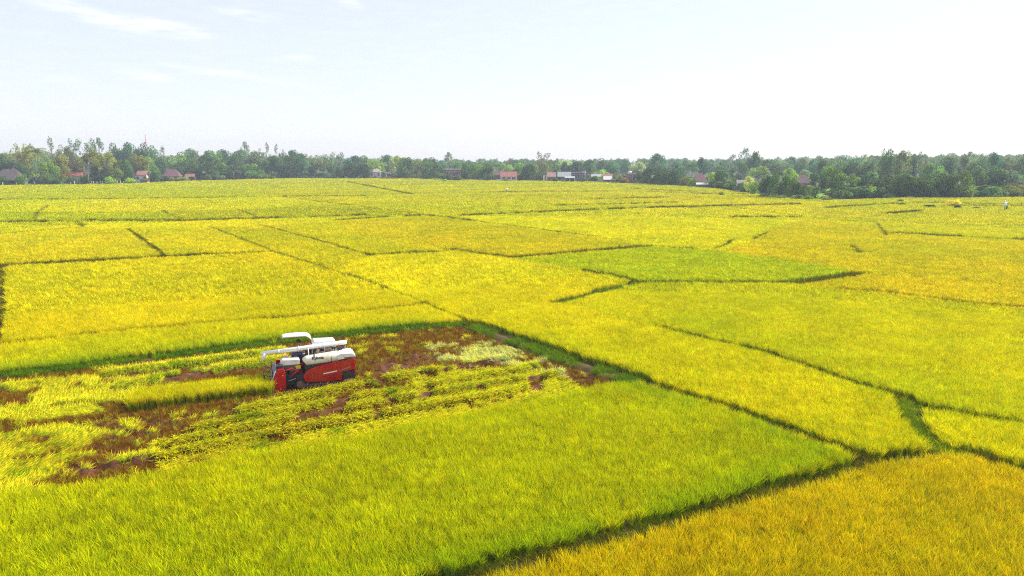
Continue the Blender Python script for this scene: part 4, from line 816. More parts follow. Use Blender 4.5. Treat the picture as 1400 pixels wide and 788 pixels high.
# (x, base, top, width in the picture, kind, tint, row)
T1 = []
def t(x, b, tp, w, k, c): T1.append((x, b, tp, w, k, c))
for a in [(2, 249, 209, 30, 'bushy', 'dark'), (34, 251, 188, 36, 'bamboo', 'yellow'), (10, 251, 219, 30, 'bushy', 'dark'), (57, 251.5, 195, 30, 'palm', 'olive'), (76, 246, 189, 26, 'airy', 'grey'), (32, 252.5, 224, 26, 'bushy', 'dark'), (50, 253.5, 227, 18, 'banana', 'light'),
          (68, 253, 220, 26, 'bushy', 'mid'), (86, 251, 211, 28, 'bushy', 'olive'), (92, 245, 199, 26, 'round', 'grey'), (105, 243, 190, 20, 'airy', 'teal'), (122, 243, 188, 30, 'airy', 'grey'), (138, 244, 190, 15, 'airy', 'blue'), (107, 250, 214, 26, 'round', 'brown'),
          (126, 251.5, 203, 38, 'spreading', 'olive'), (147, 252, 207, 34, 'spreading', 'yellow'), (156, 252.5, 224, 24, 'bushy', 'olive'), (136, 252, 226, 28, 'bushy', 'dark'), (118, 253.5, 236, 18, 'shrub', 'dark'), (153, 253.4, 240, 18, 'shrub', 'light'), (62, 254, 240, 22, 'shrub', 'dark'), (2, 254.6, 238, 18, 'bushy', 'deep'), (31, 254.4, 236, 16, 'bushy', 'mid'), (112, 253.2, 241, 14, 'shrub', 'mid'), (200, 251.2, 242, 12, 'shrub', 'olive'), (226, 249.4, 240, 12, 'bushy', 'dark'), (666, 248.2, 236, 14, 'bushy', 'deep'), (690, 248.9, 243, 10, 'shrub', 'mid'), (758, 249.4, 241, 10, 'shrub', 'dark'), (612, 248, 239, 12, 'bushy', 'dark'), (625, 248.2, 240, 14, 'bushy', 'deep'), (795, 250, 242, 14, 'shrub', 'deep'), (947, 257, 243, 14, 'bushy', 'mid'), (80, 254, 242, 18, 'shrub', 'deep'),
          (162, 243, 195, 26, 'round', 'blue'), (181, 243, 194, 28, 'round', 'teal'), (204, 243, 194, 30, 'round', 'blue'), (186, 250, 209, 36, 'spreading', 'olive'), (171, 251.5, 217, 26, 'bushy', 'dark'), (202, 248, 215, 28, 'bushy', 'mid'), (178, 252.4, 241, 16, 'shrub', 'light'), (213, 250.4, 233, 20, 'bushy', 'deep'),
          (226, 242, 200, 14, 'airy', 'blue'), (226, 246, 211, 34, 'bushy', 'grey'), (246, 244, 207, 38, 'round', 'mid'), (268, 243, 203, 40, 'round', 'grey'), (290, 243, 205, 36, 'round', 'mid'), (310, 242, 204, 36, 'round', 'deep'), (332, 241, 205, 36, 'round', 'blue'), (353, 242, 206, 34, 'round', 'grey'),
          (336, 240, 195, 15, 'airy', 'grey'), (365, 241, 196, 17, 'airy', 'blue'), (382, 241, 198, 15, 'airy', 'blue'), (396, 241, 204, 30, 'round', 'blue'), (240, 247, 222, 32, 'bushy', 'deep'), (262, 246.6, 220, 34, 'bushy', 'dark'), (284, 246.4, 221, 34, 'bushy', 'deep'), (305, 245.8, 221, 34, 'bushy', 'mid'), (326, 245.8, 222, 34, 'bushy', 'deep'), (347, 245.4, 223, 32, 'bushy', 'mid'),
          (372, 244.8, 212, 36, 'round', 'deep'), (392, 244.6, 212, 32, 'bushy', 'blue'), (344, 246, 230, 20, 'shrub', 'mid'), (300, 246.8, 238, 20, 'shrub', 'grey'), (250, 248.6, 240, 18, 'shrub', 'grey'), (232, 249, 240, 14, 'shrub', 'olive'),
          (413, 244.4, 210, 30, 'round', 'blue'), (432, 244, 212, 30, 'round', 'grey'), (449, 243.6, 211, 26, 'round', 'blue'), (463, 241, 207, 20, 'airy', 'blue'), (482, 240, 212, 30, 'round', 'teal'), (468, 245.2, 226, 22, 'bushy', 'dark'), (482, 245.2, 223, 24, 'bushy', 'dark'), (497, 245.2, 223, 24, 'bushy', 'dark'), (500, 241, 213, 28, 'round', 'blue'),
          (514, 242, 217, 30, 'round', 'light'), (530, 241, 212, 30, 'round', 'teal'), (545, 242.6, 213, 26, 'round', 'pale'), (518, 244.4, 234, 16, 'bushy', 'dark'), (554, 245.4, 214, 30, 'bushy', 'deep'), (570, 244, 217, 24, 'round', 'olive'), (587, 246, 215, 30, 'bushy', 'deep'), (603, 243, 221, 26, 'round', 'teal'), (615, 246, 209, 19, 'airy', 'grey'), (626, 242, 220, 20, 'round', 'mid'),
          (637, 246.6, 223, 20, 'bushy', 'deep'), (652, 247.4, 222, 32, 'round', 'mid'), (667, 247.4, 224, 24, 'bushy', 'deep'), (679, 243, 221, 20, 'palm', 'blue'), (691, 242, 223, 26, 'round', 'light'), (697, 241, 217, 9, 'airy', 'brown'), (713, 247.4, 222, 32, 'bushy', 'mid'), (725, 248, 223, 24, 'bushy', 'dark'), (739, 247, 221, 30, 'bushy', 'grey'), (742, 244, 208, 26, 'airy', 'brown'), (756, 243, 219, 22, 'bushy', 'mid'),
          (771, 240, 218, 24, 'round', 'pale'), (773, 243, 221, 14, 'round', 'deep'), (787, 243, 220, 26, 'round', 'deep'), (806, 244, 218, 22, 'round', 'deep'), (825, 242, 216, 26, 'round', 'blue'), (838, 243.5, 221, 22, 'round', 'teal'), (822, 247, 229, 22, 'shrub', 'light'), (815, 249.4, 239, 22, 'shrub', 'mid'), (855, 242, 217, 13, 'column', 'teal'), (870, 242, 221, 22, 'round', 'pale'), (843, 251.6, 236, 16, 'bushy', 'olive'), (853, 252.2, 240, 14, 'shrub', 'brown'),
          (878, 252.6, 231, 22, 'bushy', 'dark'), (892, 253.6, 226, 26, 'bushy', 'dark'), (899, 244, 210, 24, 'round', 'teal'), (908, 254.4, 228, 26, 'bushy', 'deep'), (922, 255, 232, 22, 'bushy', 'dark'), (936, 256, 240, 18, 'bushy', 'olive'), (946, 252, 220, 20, 'palm', 'deep'), (961, 247, 214, 18, 'round', 'blue'), (930, 249, 222, 22, 'round', 'blue'),
          (975, 257.8, 233, 22, 'bushy', 'light'), (986, 258, 231, 22, 'bushy', 'deep'), (1000, 259.6, 243, 18, 'bushy', 'mid'), (1002, 247, 211, 20, 'airy', 'blue'), (984, 248, 220, 24, 'round', 'grey'), (1019, 248, 202, 26, 'airy', 'blue'), (1028, 249, 206, 22, 'round', 'blue'), (1010, 251, 222, 30, 'bushy', 'blue'), (1036, 250, 227, 30, 'round', 'light'), (969, 257.4, 251, 12, 'shrub', 'teal'),
          (1023, 266.6, 241, 16, 'round', 'pale'), (1031, 268, 245, 16, 'bushy', 'light'), (1047, 270, 239, 26, 'bushy', 'dark'), (1064, 271.6, 231, 28, 'bushy', 'deep'), (1079, 272, 236, 26, 'bushy', 'mid'), (1091, 272.6, 247, 20, 'bushy', 'dark'), (1048, 246, 217, 32, 'round', 'blue'), (1070, 246, 218, 26, 'round', 'grey'), (1084, 244, 214, 24, 'round', 'blue'), (1099, 245, 215, 22, 'round', 'grey'), (1113, 247, 216, 22, 'round', 'teal'),
          (1100, 257, 231, 22, 'bushy', 'grey'), (1117, 268, 233, 30, 'bushy', 'dark'), (1134, 266, 226, 36, 'bushy', 'mid'), (1132, 272.4, 257, 9, 'round', 'pale'), (1045, 271.2, 262, 14, 'shrub', 'grey'), (1066, 273.2, 265, 16, 'shrub', 'grey'), (1090, 274.6, 265, 16, 'shrub', 'grey'), (1104, 275.2, 266, 16, 'shrub', 'mid'), (1120, 274, 263, 22, 'shrub', 'pale'), (1130, 276.4, 268, 18, 'shrub', 'olive'), (1060, 260, 244, 22, 'bushy', 'mid'), (1079, 258, 230, 20, 'round', 'light'),
          (1128, 254, 217, 26, 'round', 'blue'), (1145, 257, 219, 30, 'round', 'grey'), (1163, 258, 218, 32, 'round', 'blue'), (1183, 258, 213, 28, 'round', 'grey'), (1208, 260, 204, 28, 'round', 'blue'), (1230, 259, 206, 26, 'round', 'grey'), (1244, 257, 211, 18, 'round', 'blue'), (1257, 257, 208, 18, 'airy', 'grey'), (1157, 268, 234, 34, 'bushy', 'mid'), (1186, 268, 234, 32, 'bushy', 'blue'), (1208, 270, 236, 32, 'bushy', 'dark'),
          (1170, 271, 254, 28, 'shrub', 'mid'), (1194, 271.4, 252, 28, 'shrub', 'light'), (1205, 271.6, 252, 16, 'banana', 'grey'), (1216, 272.4, 263, 22, 'shrub', 'grey'), (1150, 271.4, 258, 16, 'shrub', 'mid'), (1232, 271.6, 236, 36, 'bushy', 'dark'), (1252, 271.8, 240, 34, 'bushy', 'dark'), (1271, 271.6, 238, 34, 'bushy', 'deep'), (1290, 271.6, 236, 34, 'bushy', 'dark'), (1312, 271.8, 232, 34, 'bushy', 'mid'), (1275, 259, 222, 32, 'round', 'mid'), (1295, 258, 213, 28, 'round', 'blue'), (1314, 257, 211, 24, 'round', 'grey'), (1334, 257, 213, 30, 'round', 'blue'), (1354, 256, 209, 28, 'round', 'teal'), (1375, 256, 213, 28, 'round', 'grey'), (1395, 256, 209, 30, 'round', 'blue'),
          (1324, 272.2, 258, 11, 'round', 'pale'), (1336, 266, 228, 32, 'bushy', 'blue'), (1358, 266, 229, 34, 'bushy', 'deep'), (1378, 266, 231, 32, 'bushy', 'grey'), (1396, 264, 229, 30, 'bushy', 'blue'), (1342, 271.4, 259, 22, 'shrub', 'teal'), (1359, 271.6, 262, 20, 'shrub', 'grey'), (1370, 271.4, 257, 18, 'shrub', 'grey'), (1390, 269, 250, 28, 'bushy', 'brown')]: t(*a)
FIELD_PLANTS = [(1231, 276.4, 272.2, 9, 'shrub', 'brown', 'small dark shrub on the far field bund at the end of the pale track'), (1233, 281, 277, 14, 'shrub', 'deep', 'low dark shrub standing alone in the rice left of the yellow bush'), (1271, 284.2, 279.4, 16, 'shrub', 'deep', 'flat dark green shrub nearest to the yellow bush in the rice'), (1303, 283, 270.5, 18, 'shrub', 'gold', 'bright yellow bush standing in the rice before the dark trees'),
                (1308, 285.6, 279, 12, 'shrub', 'dark', 'dark clump at the foot of the yellow bush'), (1334, 286, 282, 10, 'shrub', 'deep', 'small dark tuft between the yellow bush and the spiky plant'), (1376, 288, 277, 14, 'spiky', 'teal', 'spiky dark plant below the white figure in the right field'), (987, 269, 262.4, 8, 'shrub', 'deep', 'small dark bush alone on a far bund in the middle distance'), (1264, 274, 270.6, 6, 'shrub', 'grey', 'tiny grey shrub at the foot of the dark right wood'), (608, 249.6, 244.4, 8, 'shrub', 'light', 'small bright green shrub in front of the brick hall')]
LAND = [(10, 'the brown-roofed house'), (104, 'the orange-roofed house'), (194, 'the white gabled house'), (236, 'the purple-roofed house'), (432, 'the low net hedge'), (513, 'the small white house'), (619, 'the brick hall'), (694, 'the coral-roofed house'), (772, 'the grey-roofed shed'), (832, 'the white-roofed shed'), (863, 'the house with the water tank'), (956, 'the maroon-roofed house'), (1097, 'the pink house'), (1185, 'the pale track'), (1303, 'the yellow bush'), (1377, 'the spiky plant')]
ORD = ['', 'second ', 'third ', 'fourth ', 'fifth ', 'sixth ', 'seventh ', 'eighth ', 'ninth ']
def label_trees(rows):
    out = {}; by = {}
    for i, (x, b, tp, w, k, c) in enumerate(rows):
        lx, ln = min(LAND, key=lambda q: abs(q[0] - x)); sd = 'left' if x < lx else 'right'; by.setdefault((KINDN[k][1], c, ln, sd), []).append((abs(x - lx), i))
    for (kn, c, ln, sd), v in by.items():
        for n, (_, i) in enumerate(sorted(v)):
            k = rows[i][4]; out[i] = f"{(ORD[n] + ('nearest ' if len(v) > 1 else '')).strip()} {LOOK[c]} {kn} {KINDN[k][2]} {sd} of {ln}".strip()
    return out
rt = random.Random(12)
def plant(x, b, tp, w, k, c, label, group=None, z0=0.0):
    p = G(x, b, z0); m = MPP(b) if z0 == 0 else (CAM_H - z0) / (-ray(700, b).z) / 1000
    dep = p.y * CP + (CAM_H - z0) * SP; d = ray(700, tp); hgt = CAM_H + d.z / d.y * p.y - z0; wd = w * dep / 1000
    root = empty(KINDN[k][0], p, rt.uniform(0, 6.28)); mc, mt = rt.choice(MODELS[k]); q = wd / WIDE[k]; root.scale = (q, q, hgt)
    tag(root, label, KINDN[k][2], group)
    co = link(mc.name.split('.')[0], mc, root); link(mt.name.split('.')[0], mt, root)
    v = rt.uniform(.85, 1.2); wv = rt.uniform(-.12, .12); col = TINT[c]; co.color = (col[0] * v * (1 + wv), col[1] * v, col[2] * v * (1 - wv), 1)
    return root
LB = label_trees(T1)
GROUPN = dict(tree='trees of the belt around the fields', shrub='shrubs along the field edge', palm='palms in the tree belt', plant=None)
for i, a in enumerate(T1): plant(*a, LB[i], GROUPN.get(KINDN[a[4]][2], KINDN[a[4]][2] + 's'))
for a in FIELD_PLANTS: plant(*a, z0=.3 if a[4] != 'shrub' or a[0] > 1200 else 0.0)

# far wood behind the counted trees: one mass
WOODP = []
for k in range(7):
    a, b = MODELS[('round', 'bushy', 'airy')[k % 3]][k % 4]; WOODP.append(bpy.data.objects.new(f'wood_{k}', a)); 
def wood_leaf():
    m = LEAF.copy(); m.name = 'far_leaf'; nt = m.node_tree; a = nt.nodes.new('ShaderNodeAttribute'); a.attribute_type = 'INSTANCER'; a.attribute_name = 'tint'
    mx = [n for n in nt.nodes if n.type == 'MIX'][0]; nt.links.new(a.outputs['Vector'], mx.inputs[6]); return m
WL = wood_leaf()
for o in WOODP:
    me = o.data.copy(); me.materials.clear(); me.materials.append(WL); o.data = me
GW = scatter_group('wood_scatter', proto_collection('wood_models', WOODP))
def far_wood():
    P = []; SC = []; T = []
    r = np.random.default_rng(5); ex = [e[0] for e in EDGE]; ey = [e[1] for e in EDGE]
    for k in range(2600):
        px = r.uniform(-420, 1820); eb = np.interp(px, ex, ey); top_b = min(eb - 9, 246 if px > 1080 else 240); py = 217 + (top_b - 217) * r.uniform(.32, 1.0)
        p = G(px, py); dep = p.y
        if dep > 1420 or abs(p.x) > 1550: continue
        hi = np.interp(px, [-400, 0, 200, 420, 600, 900, 1000, 1200, 1800], [16, 17, 15, 13, 11.5, 11.5, 12, 14, 16]) * r.choice([r.uniform(.6, .9), r.uniform(.85, 1.05), r.uniform(1.0, 1.22)])
        P.append((p.x, p.y, 0)); w = hi * r.uniform(.7, 1.1); SC.append((w, w, hi)); c = np.array(TINT[r.choice(['blue', 'grey', 'mid', 'deep', 'teal'])]) * r.uniform(.8, 1.25); T.append(c)
    n = len(P); o = scatter('far_wood', np.array(P), np.stack([np.zeros(n), np.zeros(n), r.uniform(0, 6.28, n)], 1), np.array(SC), r.integers(0, 7, n), np.array(T), GW)
    tag(o, 'hazy mass of distant trees behind the village', 'wood', kind='stuff')
far_wood()
def undergrowth():
    r = np.random.default_rng(15); P = []; SC = []; T = []; ex = [e[0] for e in EDGE]; ey = [e[1] for e in EDGE]
    for k in range(1500):
        px = r.uniform(-200, 1600); eb = np.interp(px, ex, ey); p = G(px, eb); q = p * (1 + r.uniform(.012, .16)); hh = r.uniform(1.6, 5.0)
        if 1125 < px < 1245 and q.y < p.y * 1.03: continue
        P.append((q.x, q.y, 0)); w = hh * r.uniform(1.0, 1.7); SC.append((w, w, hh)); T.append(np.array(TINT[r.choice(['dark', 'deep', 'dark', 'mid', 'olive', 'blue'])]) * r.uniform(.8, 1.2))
    keep = [i for i, c in enumerate(P) if not any(abs(c[0] - h[0]) < h[2] and c[1] < h[1] + 1 for h in HOUSES) and not any(math.hypot(c[0] - h[0], c[1] - h[1] - h[2]) < h[2] * 2 for h in HOUSES)]
    P, SC, T = np.array(P)[keep], np.array(SC)[keep], np.array(T)[keep]; n = len(P)
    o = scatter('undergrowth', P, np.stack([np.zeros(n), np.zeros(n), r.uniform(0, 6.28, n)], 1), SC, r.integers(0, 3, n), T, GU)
    tag(o, 'dark scrub filling the ground under the tree belt', 'undergrowth', kind='stuff')
UP = []
for k in range(3):
    me = MODELS['shrub'][k][0].copy(); me.materials.clear(); me.materials.append(WL); UP.append(bpy.data.objects.new(f'scrub_{k}', me))
GU = scatter_group('scrub_scatter', proto_collection('scrub_models', UP)); HOUSES = []

# ------------------------------------------------------------------ houses and village things
def mm(k, col): return wall_mat(k, col)
def house(name, label, x0, x1, base, eave, ridge, wallc, roofc, style='gable_side', depth=1.1, cat='house', openfront=False, cols=0, windows=2, door=True, rz=0.0, z0=0):
    m = MPP(base); c = G((x0 + x1) / 2, base); w = (x1 - x0) * m; dist = c.y; HOUSES.append((c.x, c.y, w / 2))
    he = (base - eave) * m; hr = max(he + .6, (base - ridge) * m); d = w * depth
    h = empty(name, c, math.atan2(-c.x, c.y) * .6 + rz); tag(h, label, cat)
    W_ = mm('wall_' + label[:12], wallc); RM = roof_mat('roof_' + label[:12], tuple(.62 * q + .03 for q in roofc)); hw = w / 2 * .93; fy = 0 if not openfront else d * .35
    wl = MB()
    if style == 'gable_front': wl.prism([(-hw, 0), (hw, 0), (hw, he), (0, hr - .15), (-hw, he)], 'y', fy, d)
    else: wl.box(-hw, hw, fy, d, 0, he)
    wl.build('wall', W_, h)
    rf = MB(); o = .35; t = .14
    if style == 'gable_side':
        for s in (0, 1):
            ya, yb = (-o, d / 2) if s == 0 else (d / 2, d + o); za, zb = (he - .1, hr) if s == 0 else (hr, he - .1); rf.prism([(ya, za), (yb, zb), (yb, zb + t), (ya, za + t)], 'x', -w / 2, w / 2)
    elif style == 'gable_front':
        for s in (-1, 1): rf.prism([(s * (w / 2 + .1), he - .1), (0, hr), (0, hr + t), (s * (w / 2 + .1), he - .1 + t)], 'y', -o, d + o)
    elif style == 'hip':
        a = [(-w / 2, -o, he), (w / 2, -o, he), (w / 2, d + o, he), (-w / 2, d + o, he)]; k = min(w * .3, d * .45); r0, r1 = (-w / 2 + k, d / 2, hr), (w / 2 - k, d / 2, hr)
        for f in ((a[0], a[1], r1, r0), (a[1], a[2], r1), (a[2], a[3], r0, r1), (a[3], a[0], r0), (a[3], a[2], a[1], a[0])): rf.quad(*f)
        bmesh.ops.remove_doubles(rf.bm, verts=rf.bm.verts, dist=1e-4)
    elif style == 'flat': rf.box(-w / 2, w / 2, -o, d + o, he, he + .3)
    elif style == 'lean': rf.prism([(-o - .4, he - .1), (d + o, hr), (d + o, hr + t), (-o - .4, he - .1 + t)], 'x', -w / 2, w / 2)
    rf.build('roof', RM, h)
    dk = MT['dark']
    if door: MB().box(-.5, .5, fy - .06, fy - .003, 0, min(2.1, he * .8)).build('door', MT['brown'], h)
    for k in range(windows):
        x = (-.62 + 1.24 * k / max(1, windows - 1)) * hw if windows > 1 else .5 * hw
        f = MB().box(x - .6, x + .6, fy - .05, fy - .004, he * .42, he * .80).build('window', dk, h)
        fr = MB(); 
        for a in ((x - .68, x - .6, he * .40, he * .82), (x + .6, x + .68, he * .40, he * .82), (x - .6, x + .6, he * .40, he * .42), (x - .6, x + .6, he * .80, he * .82)): fr.box(a[0], a[1], fy - .08, fy - .002, a[2], a[3])
        fr.build('frame', MT['white'], f)
    for k in range(cols):
        x = -hw + 2 * hw * k / max(1, cols - 1); MB().box(x - .14, x + .14, -.2, .08, 0, he - .05).build('column', MT['white'], h)
    if openfront and not cols:
        for x in (-hw, 0, hw): MB().tube([(x, .05, 0), (x, .05, he)], .09, 8).build('post', MT['bark'], h)
    return h
house('tiled_house', 'brown-roofed open house at far left behind the white fence posts', -8, 29, 254, 247, 232, (.16, .10, .09), (.10, .06, .055), 'hip', .9, openfront=True, windows=2)
house('village_house', 'small orange-roofed house half hidden by bushes left of the big olive trees', 94, 113, 252, 240.5, 236.5, (.45, .38, .30), (.62, .17, .06), 'gable_side', .9)
house('village_house', 'white gabled house with pink roof beside a utility pole', 186, 201, 250, 239.5, 234.5, (.72, .70, .68), (.56, .18, .16), 'gable_side', 1.2)
house('village_house', 'purple-red tiled house with white verandah columns at left', 223, 246, 248.6, 241.5, 232, (.22, .14, .14), (.22, .06, .09), 'hip', .9, openfront=True, cols=4)
house('field_hut', 'small brown open hut right of the purple-roofed house', 253, 266, 247.4, 242, 238.4, (.22, .12, .08), (.40, .15, .09), 'gable_side', 1, 'hut', openfront=True, windows=0)
house('village_house', 'small white house behind the long low reddish wall', 505, 521, 244.6, 235.5, 231.5, (.66, .62, .60), (.55, .42, .40), 'hip', 1, cols=2)
house('brick_hall', 'flat-roofed purple-brown brick hall below the tall airy tree', 607, 630, 247.4, 232.4, 232, (.20, .085, .09), (.55, .53, .53), 'flat', 1.2, 'hall', windows=4)
house('village_house', 'coral-roofed house with white verandah right of the brick hall', 684, 707, 248.4, 242, 235.6, (.66, .64, .66), (.50, .12, .09), 'gable_side', .8, openfront=True, cols=4)
house('village_house', 'maroon-roofed house tucked behind the coral-roofed one', 670, 690, 246, 240, 234, (.22, .12, .11), (.16, .04, .05), 'hip', .9)
house('village_house', 'maroon house with salmon roof beside two white gate pillars', 748, 760, 249, 242, 236.4, (.22, .06, .07), (.58, .26, .21), 'gable_side', 1.1)
house('metal_shed', 'grey metal roofed shed left of the violet brick house', 762, 781, 249, 242, 235.8, (.30, .34, .36), (.45, .50, .52), 'gable_side', .9, 'shed', openfront=True)
house('metal_shed', 'open lean-to shed with pale posts before the grey shed', 772, 786, 250, 243.6, 241.8, (.05, .05, .06), (.50, .53, .56), 'lean', .7, 'shed', openfront=True, windows=0, door=False, cols=3)
house('village_house', 'violet brick house without a pitched roof beside the white pole', 779, 803, 248.4, 237, 236.5, (.17, .13, .19), (.22, .17, .22), 'flat', .8, windows=3)
house('metal_shed', 'low white-roofed shed under a red strip of roof', 825, 839, 250.8, 246, 241.8, (.20, .16, .20), (.78, .77, .76), 'lean', .8, 'shed', openfront=True, windows=0)
house('village_house', 'red-roofed house just behind the white-roofed shed', 823, 842, 248, 241.6, 239, (.35, .20, .18), (.42, .10, .09), 'gable_side', .8)
house('village_house', 'grey-roofed house left of the red roof in the middle village', 808, 827, 247.6, 242, 238.8, (.40, .38, .42), (.52, .52, .56), 'gable_side', .8)
house('village_house', 'narrow violet-red house with a white water tank on top', 857, 869, 251.8, 239, 238.6, (.26, .11, .14), (.36, .26, .28), 'flat', 1, windows=2)
house('village_house', 'maroon-roofed house with pale gable wall right of the palms', 947, 967, 257, 249, 238, (.50, .46, .44), (.30, .10, .12), 'hip', .9)
house('metal_shed', 'white lean-to awning in front of the maroon-roofed house', 952, 969, 258, 252.6, 250.6, (.30, .28, .27), (.80, .79, .78), 'lean', .45, 'shed', openfront=True, windows=0, door=False)
house('village_house', 'whitish house behind the pale young tree', 1007, 1021, 262.4, 252, 247, (.48, .42, .42), (.42, .36, .38), 'gable_side', .9)
house('village_house', 'pink house with maroon roof among the right-hand trees', 1088, 1106, 266, 251, 240, (.44, .20, .22), (.40, .17, .20), 'hip', .9)
house('village_house', 'dull red hut half hidden behind the bushes left of the pink house', 1036, 1046, 262, 255, 248, (.34, .18, .17), (.30, .14, .14), 'gable_side', .9)
undergrowth()
def at_base(px, base): return G(px, base), MPP(base)
def pole(px, base, top, label, name='utility_pole', cat='utility pole', arms=True, mat=None, r=.13):
    p, m = at_base(px, base); hgt = (base - top) * m * 1.02; o = empty(name, p, .3); tag(o, label, cat)
    MB().tube([(0, 0, 0), (0, 0, hgt)], [r * 1.25, r * .8], 10).build('pole', mat or MT['palebark'], o)
    if arms:
        a = MB().box(-.8, .8, -.06, .06, hgt - .5, hgt - .38).build('crossarm', MT['bark'], o)
        for x in (-.7, 0, .7): MB().tube([(x, 0, hgt - .38), (x, 0, hgt - .2)], .05, 8).build('insulator', MT['white'], a)
    return o
pole(122, 254, 233, 'concrete utility pole before the olive trees at left')
pole(205, 251, 222, 'tall concrete utility pole right of the white gabled house')
pole(320, 247.6, 236, 'slender pale utility pole against the left wood')
pole(354, 246.4, 239.4, 'short pale post at the edge of the left wood', arms=False)
pole(799.6, 249.6, 234, 'white pole beside the violet brick house', mat=MT['white'])
pole(870.5, 252.4, 236.4, 'white pole right of the house with the water tank', mat=MT['white'])
pole(203, 238, 186, 'thin red and white radio mast rising far behind the left wood', 'radio_mast', 'mast', False, MT['cloth_red'], .28)
def tank():
    p, m = at_base(861.5, 251.8); z = (251.8 - 239) * m + .3; o = empty('water_tank', p + Vector((0, 1.6, z))); tag(o, 'round white water tank on the narrow violet-red house', 'water tank')
    MB().tube([(-.9, 0, .75), (-.85, 0, .75), (.85, 0, .75), (.9, 0, .75)], [.45, .7, .7, .45], 18).build('tank', MT['white'], o)
    for x in (-.55, .55): MB().box(x - .08, x + .08, -.5, .5, 0, .22).build('leg', MT['grey'], o)
tank()
def fence():
    p0 = G(-10, 255.2); o = empty('post_fence', p0); tag(o, 'row of white concrete fence posts along the left field edge', 'fence'); prev = None
    for px in [4, 23, 35, 48, 60, 70, 76, 84, 97, 102, 110, 117, 125, 128, 133, 138, 140.5, 145, 148, 153, 157, 161, 165, 169, 173, 177, 181]:
        b = np.interp(px, [0, 180], [254.9, 252.4]); q = G(px, b) - p0; hh = 1.9 * rt.uniform(.8, 1.15)
        MB().box(-.13, .13, -.13, .13, 0, hh, .02, Matrix.Translation(q)).build('post', MT['white'], o)
        if prev is not None:
            r_ = MB()
            for z in (.6, 1.1): r_.tube([prev + Vector((0, 0, z)), q + Vector((0, 0, z))], .03, 6)
            r_.build('rail', MT['grey'], o)
        prev = q
fence()
def low_wall(name, label, xa, xb, ba, bb, hpx, col):
    a, b = G(xa, ba), G(xb, bb); o = empty(name, a); tag(o, label, 'wall'); d = b - a; ln = d.length; hgt = hpx * MPP((ba + bb) / 2); o.rotation_euler = (0, 0, math.atan2(d.y, d.x))
    MB().box(0, ln, 0, .25, 0, hgt, .01).build('wall_panel', wall_mat(name, col), o); MB().box(-.05, ln + .05, -.05, .3, hgt, hgt + .12, .01).build('coping', wall_mat(name + '_cap', tuple(min(.8, c * 1.2) for c in col)), o)
    for k in range(int(ln / 4) + 1): MB().box(k * 4 - .15, k * 4 + .15, -.08, -.003, 0, hgt).build('pier', wall_mat(name + '_pier', col), o)
low_wall('boundary_wall', 'long low reddish wall in front of the small white house', 502, 570, 245.1, 245.2, 2.1, (.30, .13, .11))
low_wall('boundary_wall', 'lilac white wall in front of the coral-roofed house', 679, 703, 248.6, 248.8, 3.0, (.55, .53, .62))
low_wall('boundary_wall', 'low greyish wall between the grey shed and the white-roofed shed', 788, 826, 249.6, 250.8, 2.2, (.30, .26, .30))
def gate_pillar(px, label):
    p, m = at_base(px, 248.8); o = empty('gate_pillar', p); tag(o, label, 'gate pillar', 'white gate pillars'); h = 8.4 * m
    MB().box(-.42, .42, -.42, .42, 0, h - .5, .02).build('shaft', MT['white'], o); MB().box(-.55, .55, -.55, .55, h - .5, h - .25, .03).build('cap', MT['white'], o); MB().tube([(0, 0, h - .25), (0, 0, h), (0, 0, h + .1)], [.25, .25, .05], 12).build('finial', MT['white'], o)
gate_pillar(743.6, 'left of two white gate pillars by the maroon house'); gate_pillar(747.4, 'right of two white gate pillars by the maroon house')
def arch():
    p, m = at_base(531.5, 244.4); o = empty('gate_arch', p); tag(o, 'pinkish arched gateway right of the small white house', 'gateway'); w = 3.5 * m; h = 7.5 * m; mt = wall_mat('arch', (.55, .36, .30))
    for s in (-1, 1): MB().box(s * w - .35, s * w + .35, -.3, .3, 0, h * .72).build('pillar', mt, o)
    MB().tube([(w * math.cos(a), 0, h * .72 + h * .26 * math.sin(a)) for a in [PI * k / 12 for k in range(13)]], .35, 8).build('arch', mt, o)
arch()
pole(542, 244.6, 237.6, 'short white pillar at the right end of the small white house yard', 'white_pillar', 'pillar', False, MT['white'], .38)
def net_hedge():
    V = []; F = []; a, b = G(405, 245), G(459, 245); n = 40
    C = [];
    r = random.Random(6)
    for k in range(60): u = r.random(); q = a.lerp(b, u); C.append((q.x - a.x, q.y - a.y + r.uniform(0, 4), r.uniform(.3, 1.6), r.uniform(.6, 1.0)))
    me = crown_mesh('hedge', 77, C, .5, 2.2, .8); o = link('hedge', me); o.location = a; o.color = (.13, .17, .10, 1); tag(o, 'low net hedge of greyish green plants before the left wood', 'hedge')
net_hedge()
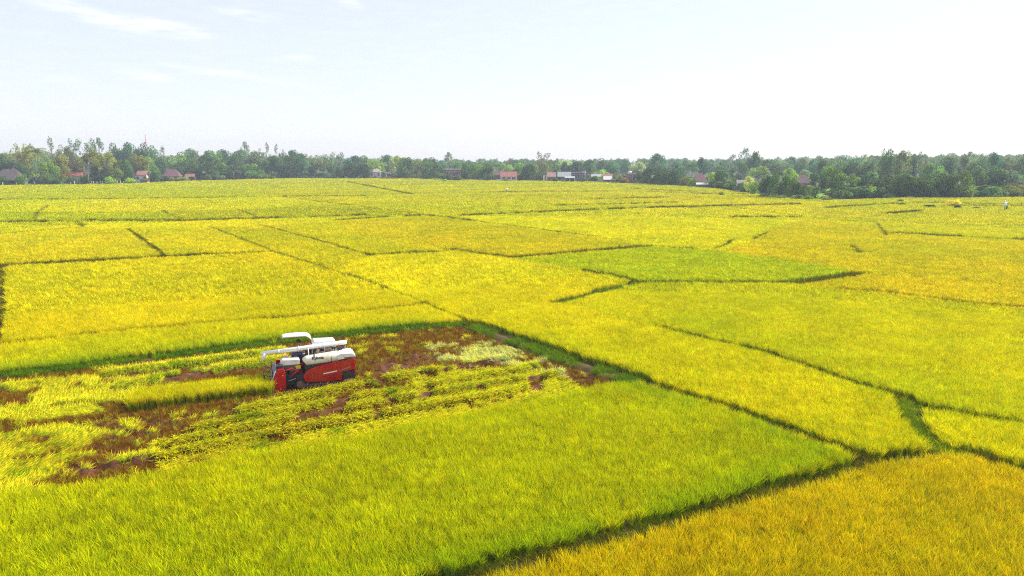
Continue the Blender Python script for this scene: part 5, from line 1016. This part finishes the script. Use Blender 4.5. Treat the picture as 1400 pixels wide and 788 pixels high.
def track():
    pts = W([(1128, 273.6), (1160, 273.4), (1200, 272.9), (1240, 272)]); V = []; F = []
    for i, (x, y, z) in enumerate(pts): V += [(x, y - 1.6, .03), (x, y + 1.6, .03)]
    for i in range(len(pts) - 1): F.append((2 * i, 2 * i + 2, 2 * i + 3, 2 * i + 1))
    tag(link('path', np_mesh('path', V, F, [mat_ground('pale_dirt', (.42, .36, .33), (.58, .52, .48), .4)])), kind='structure')
track()
def scarecrow():
    p = G(1372.6, 288, .3); o = empty('scarecrow', p, .2); tag(o, 'white-clothed scarecrow on a pole above the spiky plant', 'scarecrow'); m = MPP(285); h = 13 * m
    MB().tube([(0, 0, -.3), (0, 0, h * .9)], .05, 8).build('pole', MT['bark'], o); MB().tube([(-.7, 0, h * .78), (.7, 0, h * .80)], .04, 8).build('crossbar', MT['bark'], o)
    MB().tube([(0, 0, h * .45), (0, 0, h * .6), (0, 0, h * .78), (0, 0, h * .84)], [.5, .42, .40, .16], 14).build('shirt', MT['white'], o)
    for s in (-1, 1): MB().tube([(s * .3, 0, h * .76), (s * .55, 0, h * .77), (s * .78, 0, h * .70)], [.18, .16, .19], 10).build('sleeve', MT['white'], o)
    MB().tube([(0, 0, h * .84), (0, 0, h * .9), (0, 0, h * .97), (0, 0, h)], [.12, .2, .19, .06], 12).build('head', MT['ivory'], o)
scarecrow()
def marker_bag():
    p = G(692.5, 263.5, .4); o = empty('marker_flag', p); tag(o, 'white bag on a stick in the far middle of the fields', 'marker'); MB().tube([(0, 0, -.4), (0, 0, 1.4)], .04, 6).build('stick', MT['bark'], o); MB().tube([(0, 0, .7), (.1, 0, 1.0), (.05, 0, 1.5), (0, 0, 1.7)], [.25, .5, .42, .1], 12).build('bag', MT['white'], o)
marker_bag()

# ------------------------------------------------------------------ air
def haze():
    b = MB().box(-1605, 1605, -255, 1505, -1.0, 46); m = bpy.data.materials.new('haze'); m.use_nodes = True; nt = m.node_tree; nt.nodes.clear()
    o = nt.nodes.new('ShaderNodeOutputMaterial'); v = nt.nodes.new('ShaderNodeVolumePrincipled'); v.inputs['Density'].default_value = .00033; v.inputs['Color'].default_value = (.74, .84, 1.0, 1); v.inputs['Anisotropy'].default_value = .12
    nt.links.new(v.outputs[0], o.inputs['Volume']); h = b.build('haze', m); tag(h, kind='stuff')
haze()
